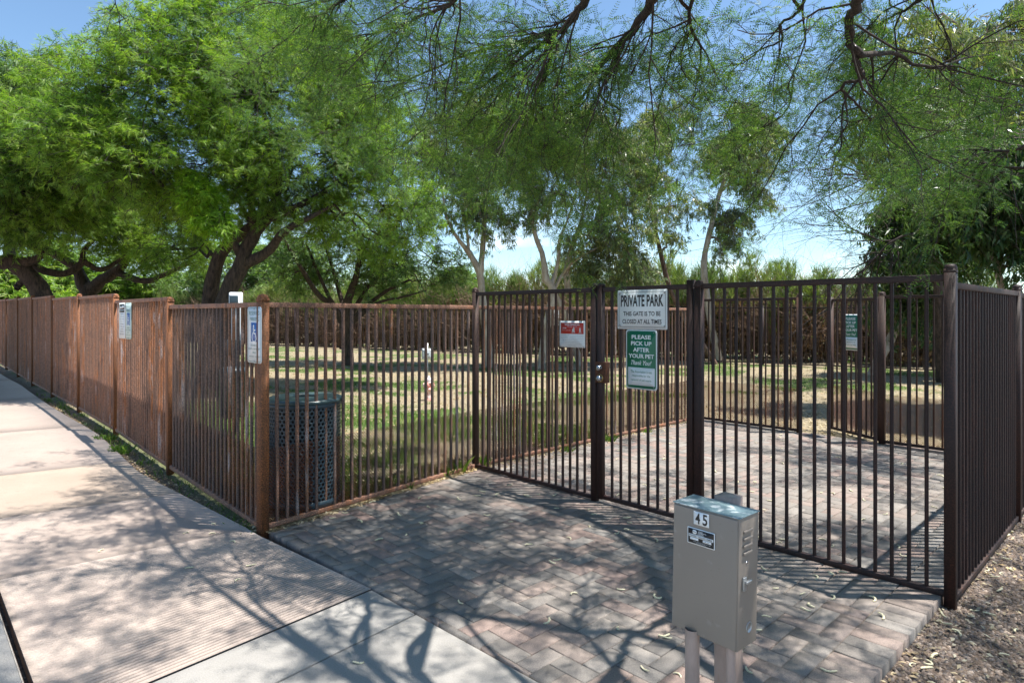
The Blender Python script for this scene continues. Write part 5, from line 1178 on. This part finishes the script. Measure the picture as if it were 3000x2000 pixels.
# ------------------------------------------------------------------ ground cover: gravel, litter, grass, pods
def stones(mb, n, fx, smin, smax, zf):
    """irregular flattened stones"""
    T = np.array([[-1,-1,-.6],[1,-1,-.6],[1,1,-.6],[-1,1,-.6],[-.7,-.7,.6],[.7,-.7,.6],[.7,.7,.6],[-.7,.7,.6]]); q = np.array([[4,5,6,7],[0,1,5,4],[1,2,6,5],[2,3,7,6],[3,0,4,7]])
    x, y = fx(n); n = len(x); s = rng.uniform(smin, smax, n)**1.0; V = T[None]*rng.uniform(.55, 1.25, (n, 8, 3))*s[:, None, None]*np.array([1, .75, .6])
    a = rng.uniform(0, 6.28, n); ca, sa = np.cos(a), np.sin(a); X = V[..., 0]*ca[:, None]-V[..., 1]*sa[:, None]; Y = V[..., 0]*sa[:, None]+V[..., 1]*ca[:, None]
    tx = rng.normal(0, .3, n)[:, None]; Z = V[..., 2]+X*tx+zf(x, y)[:, None]+s[:, None]*.2
    W = np.stack([X+x[:, None], Y+y[:, None], Z], -1).reshape(-1, 3); mb.add(W, (q[None]+(np.arange(n)*8)[:, None, None]).reshape(-1, 4))
def right_area(n):      # gravel right of the paving edge, in front of and beside the right fence
    a = -2.6+rng.uniform(0, 1, n)**1.5*10; b = -rng.uniform(0, 1, n)**1.2*2.8*(1+np.maximum(a, 0)*.15)
    edge_ = .035; b = b+edge_; x = A[0]+u[0]*a+v[0]*b; y = A[1]+u[1]*a+v[1]*b
    k = (y > 1.6)&(x/np.maximum(y, .1) < .86)&(rng.uniform(0, 1, n) < np.clip(3.2/np.maximum(y-1, .4), 0, 1)); return x[k], y[k]
g = NG('gravel_stones', .9); geo = g.n('ShaderNodeNewGeometry'); c = g.ramp(geo.outputs['Random Per Island'], [(0, (.06,.05,.047)), (.3, (.15,.115,.095)), (.6, (.25,.185,.14)), (.8, (.13,.115,.11)), (1, (.42,.33,.26))])
g.base(g.mix(1.0, c, g.ramp(g.noise(150, 3, g.coord()), [(.3, (.75,.75,.75)), (.7, (1.2,1.2,1.2))]), 'MULTIPLY')); M['stone'] = g.m
m = MB(); zf = lambda x, y: Hg(x, y)
stones(m, 95000, right_area, .0035, .0125, zf)
tag(m.build('gravel', M['stone']), 'brown and grey gravel beside the paving and the right fence', 'gravel', kind='stuff')
def chips(mb, x, y, zf, smin, smax, lift=.004):
    n = len(x); s = rng.uniform(smin, smax, n); T = np.array([[-1,-.1,0],[0,-.42,.12],[1,.05,0],[0,.42,.16]]); a = rng.uniform(0, 6.28, n)
    V = T[None]*s[:, None, None]*rng.uniform(.7, 1.2, (n, 4, 3)); X = V[..., 0]*np.cos(a)[:, None]-V[..., 1]*np.sin(a)[:, None]; Y = V[..., 0]*np.sin(a)[:, None]+V[..., 1]*np.cos(a)[:, None]
    Z = V[..., 2]+X*rng.normal(0, .25, n)[:, None]+Y*rng.normal(0, .25, n)[:, None]+zf(x, y)[:, None]+lift
    mb.add(np.stack([X+x[:, None], Y+y[:, None], Z], -1).reshape(-1, 3), np.arange(4*n).reshape(-1, 4))
m = MB(); x, y = right_area(9000); chips(m, x, y, zf, .006, .02, .012)
# litter drifts along the fence foot and thin scatter in the park
n = 5200; t = rng.uniform(0, 1, n); pts = np.outer(1-t, C0[:2])+np.outer(t, G0[:2]); nn_ = np.array([-.784, .62])
pts += nn_*(rng.exponential(.10, n)-.05)[:, None]*1.0+rng.normal(0, .02, (n, 2)); chips(m, pts[:, 0], pts[:, 1], lambda x, y: np.zeros_like(x)-.002, .007, .022, .006)
n = 1600; t = rng.uniform(0, 1, n)**1.5; pts = (G0+np.outer(t*3.8, u))[:, :2]+np.outer(rng.exponential(.08, n)*-1+.03, v[:2]); chips(m, pts[:, 0], pts[:, 1], lambda x, y: np.zeros_like(x), .006, .02, .004)
n = 3200; t = rng.uniform(0, 4, n); i = np.minimum(t.astype(int), 3); LF = np.array(LEFT[:6]); pts = LF[i]*(1-(t-i))[:, None]+LF[i+1]*(t-i)[:, None]+np.outer(rng.uniform(0, .2, n), off); chips(m, pts[:, 0], pts[:, 1], zf, .006, .02, .006)
n = 70000; r_ = rng.uniform(0, 1, n); y = 5+20*r_**1.5; x = (rng.uniform(-.62, .75, n))*y; k = (park(x, y) > .05)&((1-green(x, y))+.25 > rng.uniform(0, 1, n)); x, y = x[k], y[k]
chips(m, x, y, zf, .012, .034, .008)
tag(m.build('leaf_litter', M['litter']), 'dry tan leaf litter lying on the lawn, the gravel and along the fence feet', 'leaf litter', kind='stuff')
def blades(mb, x, y, zf, h, wd=.004):
    n = len(x); a = rng.uniform(0, 6.28, n); hh_ = h*rng.uniform(.5, 1.3, n); lean = rng.normal(0, .4, (n, 2))*hh_[:, None]
    z = zf(x, y)-.004; w_ = wd*rng.uniform(.7, 1.3, n); dx, dy = np.cos(a)*w_, np.sin(a)*w_
    V = np.stack([np.stack([x-dx, y-dy, z], -1), np.stack([x+dx, y+dy, z], -1), np.stack([x+lean[:,0]*.5+dx*.6, y+lean[:,1]*.5+dy*.6, z+hh_*.7], -1), np.stack([x+lean[:,0], y+lean[:,1], z+hh_], -1)], 1)
    mb.add(V.reshape(-1, 3), np.arange(4*n).reshape(-1, 4))
m = MB(); n = 330000; r_ = rng.uniform(0, 1, n); y = 4.9+15*r_**1.7; x = rng.uniform(-.62, .75, n)*y; k = (park(x, y) > .06)&(green(x, y) > rng.uniform(.25, 1, n)); x, y = x[k], y[k]
blades(m, x, y, zf, .035, .0045)
n = 900; t = rng.uniform(0, 4.2, n)**1.0; i = np.minimum(t.astype(int), 4); pts = LF[i]*(1-(t-i))[:, None]+LF[np.minimum(i+1, 5)]*(t-i)[:, None]+np.outer(rng.uniform(0, .17, n), off); kk = fnoise(pts[:,0], pts[:,1], 5) > -.1; blades(m, pts[kk, 0], pts[kk, 1], lambda x, y: gz(x, y)-.04, .055, .003)
for (cx, cy, rr, n, h) in ((-4.0, 6.45, .10, 160, .07), (-4.5, 7.0, .10, 140, .06), (-.50, 6.0, .06, 90, .13), (-.62, 5.85, .05, 70, .11), (-.28, 6.22, .05, 60, .13), (-.9, 5.42, .05, 40, .07), (.6, 6.9, .06, 70, .08), (1.15, 7.45, .06, 80, .09), (1.7, 8.0, .06, 50, .07)):
    a = rng.uniform(0, 6.28, n); q = rr*np.sqrt(rng.uniform(0, 1, n)); blades(m, cx+q*np.cos(a), cy+q*np.sin(a), lambda x, y: gz(x, y)-.02, h, .0035)
tag(m.build('grass', M['grass']), 'patchy short green grass in the park and tufts at the fence feet', 'grass', kind='stuff')
# seed pods: curved bumpy pods, each its own thing
pods = []
for k, (arc, rad, wd) in enumerate(((150, .023, .0056), (105, .033, .006), (55, .06, .0052), (215, .017, .0052), (80, .04, .006))):
    n = 15; t = np.linspace(0, 1, n); an = R(arc)*(t-.5); pth = np.c_[rad*np.sin(an), rad*(np.cos(an)-math.cos(R(arc)/2)), .0045+.003*np.sin(t*5+k)]
    rr = wd*(.86+.16*np.sin(t*math.pi*9))*np.minimum(1, np.minimum(t, 1-t)*7+.25); m = MB(); tubes(m, [(pth, rr)], 7)
    m.v[0] = m.v[0]*np.array([1, 1, .8]); o = m.build('seed_pod', M['pod'], smooth=True); pods.append(o)
lab = {'p': ('curved cream seed pod lying on the brick paving outside the fence', 'seed pods on the brick paving outside the fence'), 'e': ('curved cream seed pod lying on the paving inside the fenced enclosure', 'seed pods inside the enclosure'),
       'c': ('curved cream seed pod lying on the concrete', 'seed pods on the concrete'), 'g': ('curved cream seed pod lying on the gravel at the lower right', 'seed pods on the gravel')}
def gpt(px, py, z=0): Y = (EYE-z)*F/(py-HOR); return ((px-1500)/F*Y, Y)
spots = []
for px, py in ((1350, 1765), (1600, 1820), (1815, 1842), (1945, 1860), (1053, 1529), (1228, 1534), (1427, 1509), (1110, 1582), (1171, 1507), (1257, 1485), (1460, 1450), (1550, 1455), (1575, 1448), (1625, 1452), (1497, 1528), (1550, 1597), (1807, 1562), (1920, 1583), (1665, 1578), (1837, 1516), (1730, 1493), (2425, 1680), (2470, 1678), (2433, 1750), (2551, 1755), (2578, 1806), (2361, 1785), (2215, 1843), (1983, 1980), (2180, 1905), (1955, 1868), (2240, 1666), (1090, 1472), (1630, 1490), (1400, 1452), (2195, 1965), (1890, 1960), (1740, 1508)): spots.append((gpt(px, py), 'p'))
for px, py in ((300, 1635), (622, 1572), (628, 1543), (555, 1670), (735, 1657), (700, 1700), (1050, 1940), (545, 1575), (680, 1592)): spots.append((gpt(px, py), 'c'))
while sum(s[1] == 'p' for s in spots) < 62:
    a, b = rng.uniform(-2.6, -.12), rng.uniform(.1, 3.9); q = UV(a, b)
    if (q[0]-PVedge[0][0])*.7034+(q[1]-PVedge[0][1])*.7108 > .1 and q[1] > 2.6 and rng.uniform() < math.exp(a*1.2)+.12: spots.append(((q[0], q[1]), 'p'))
for k in range(75): q = UV(rng.uniform(.1, 4.0), rng.uniform(.25, 3.75)); spots.append(((q[0], q[1]), 'e'))
x, y = right_area(900); k = 0
for a, b in zip(x, y):
    if k < 150 and (inside([tuple((A-u*5+v*.02)[:2]), tuple((A+u*6+v*.02)[:2]), tuple((A+u*6-v*5)[:2]), tuple((A-u*5-v*5)[:2])], a, b)) and b < 6: spots.append(((a, b), 'g')); k += 1
for i, ((x, y), z_) in enumerate(spots):
    src = pods[int(rng.integers(0, 5))]
    o = src.copy(); COL.objects.link(o); s = rng.uniform(.8, 1.25); o.scale = (s, s, s)
    z = {'p': .002, 'e': .002, 'c': float(gz(x, y))+.001, 'g': float(Hg(x, y))+.008}[z_]
    o.location = (x, y, z); o.rotation_euler = (rng.normal(0, .12) if z_ == 'g' else 0, rng.normal(0, .12) if z_ == 'g' else 0, rng.uniform(0, 6.28)); tag(o, lab[z_][0], 'seed pod', lab[z_][1])
for o in pods: bpy.data.objects.remove(o)
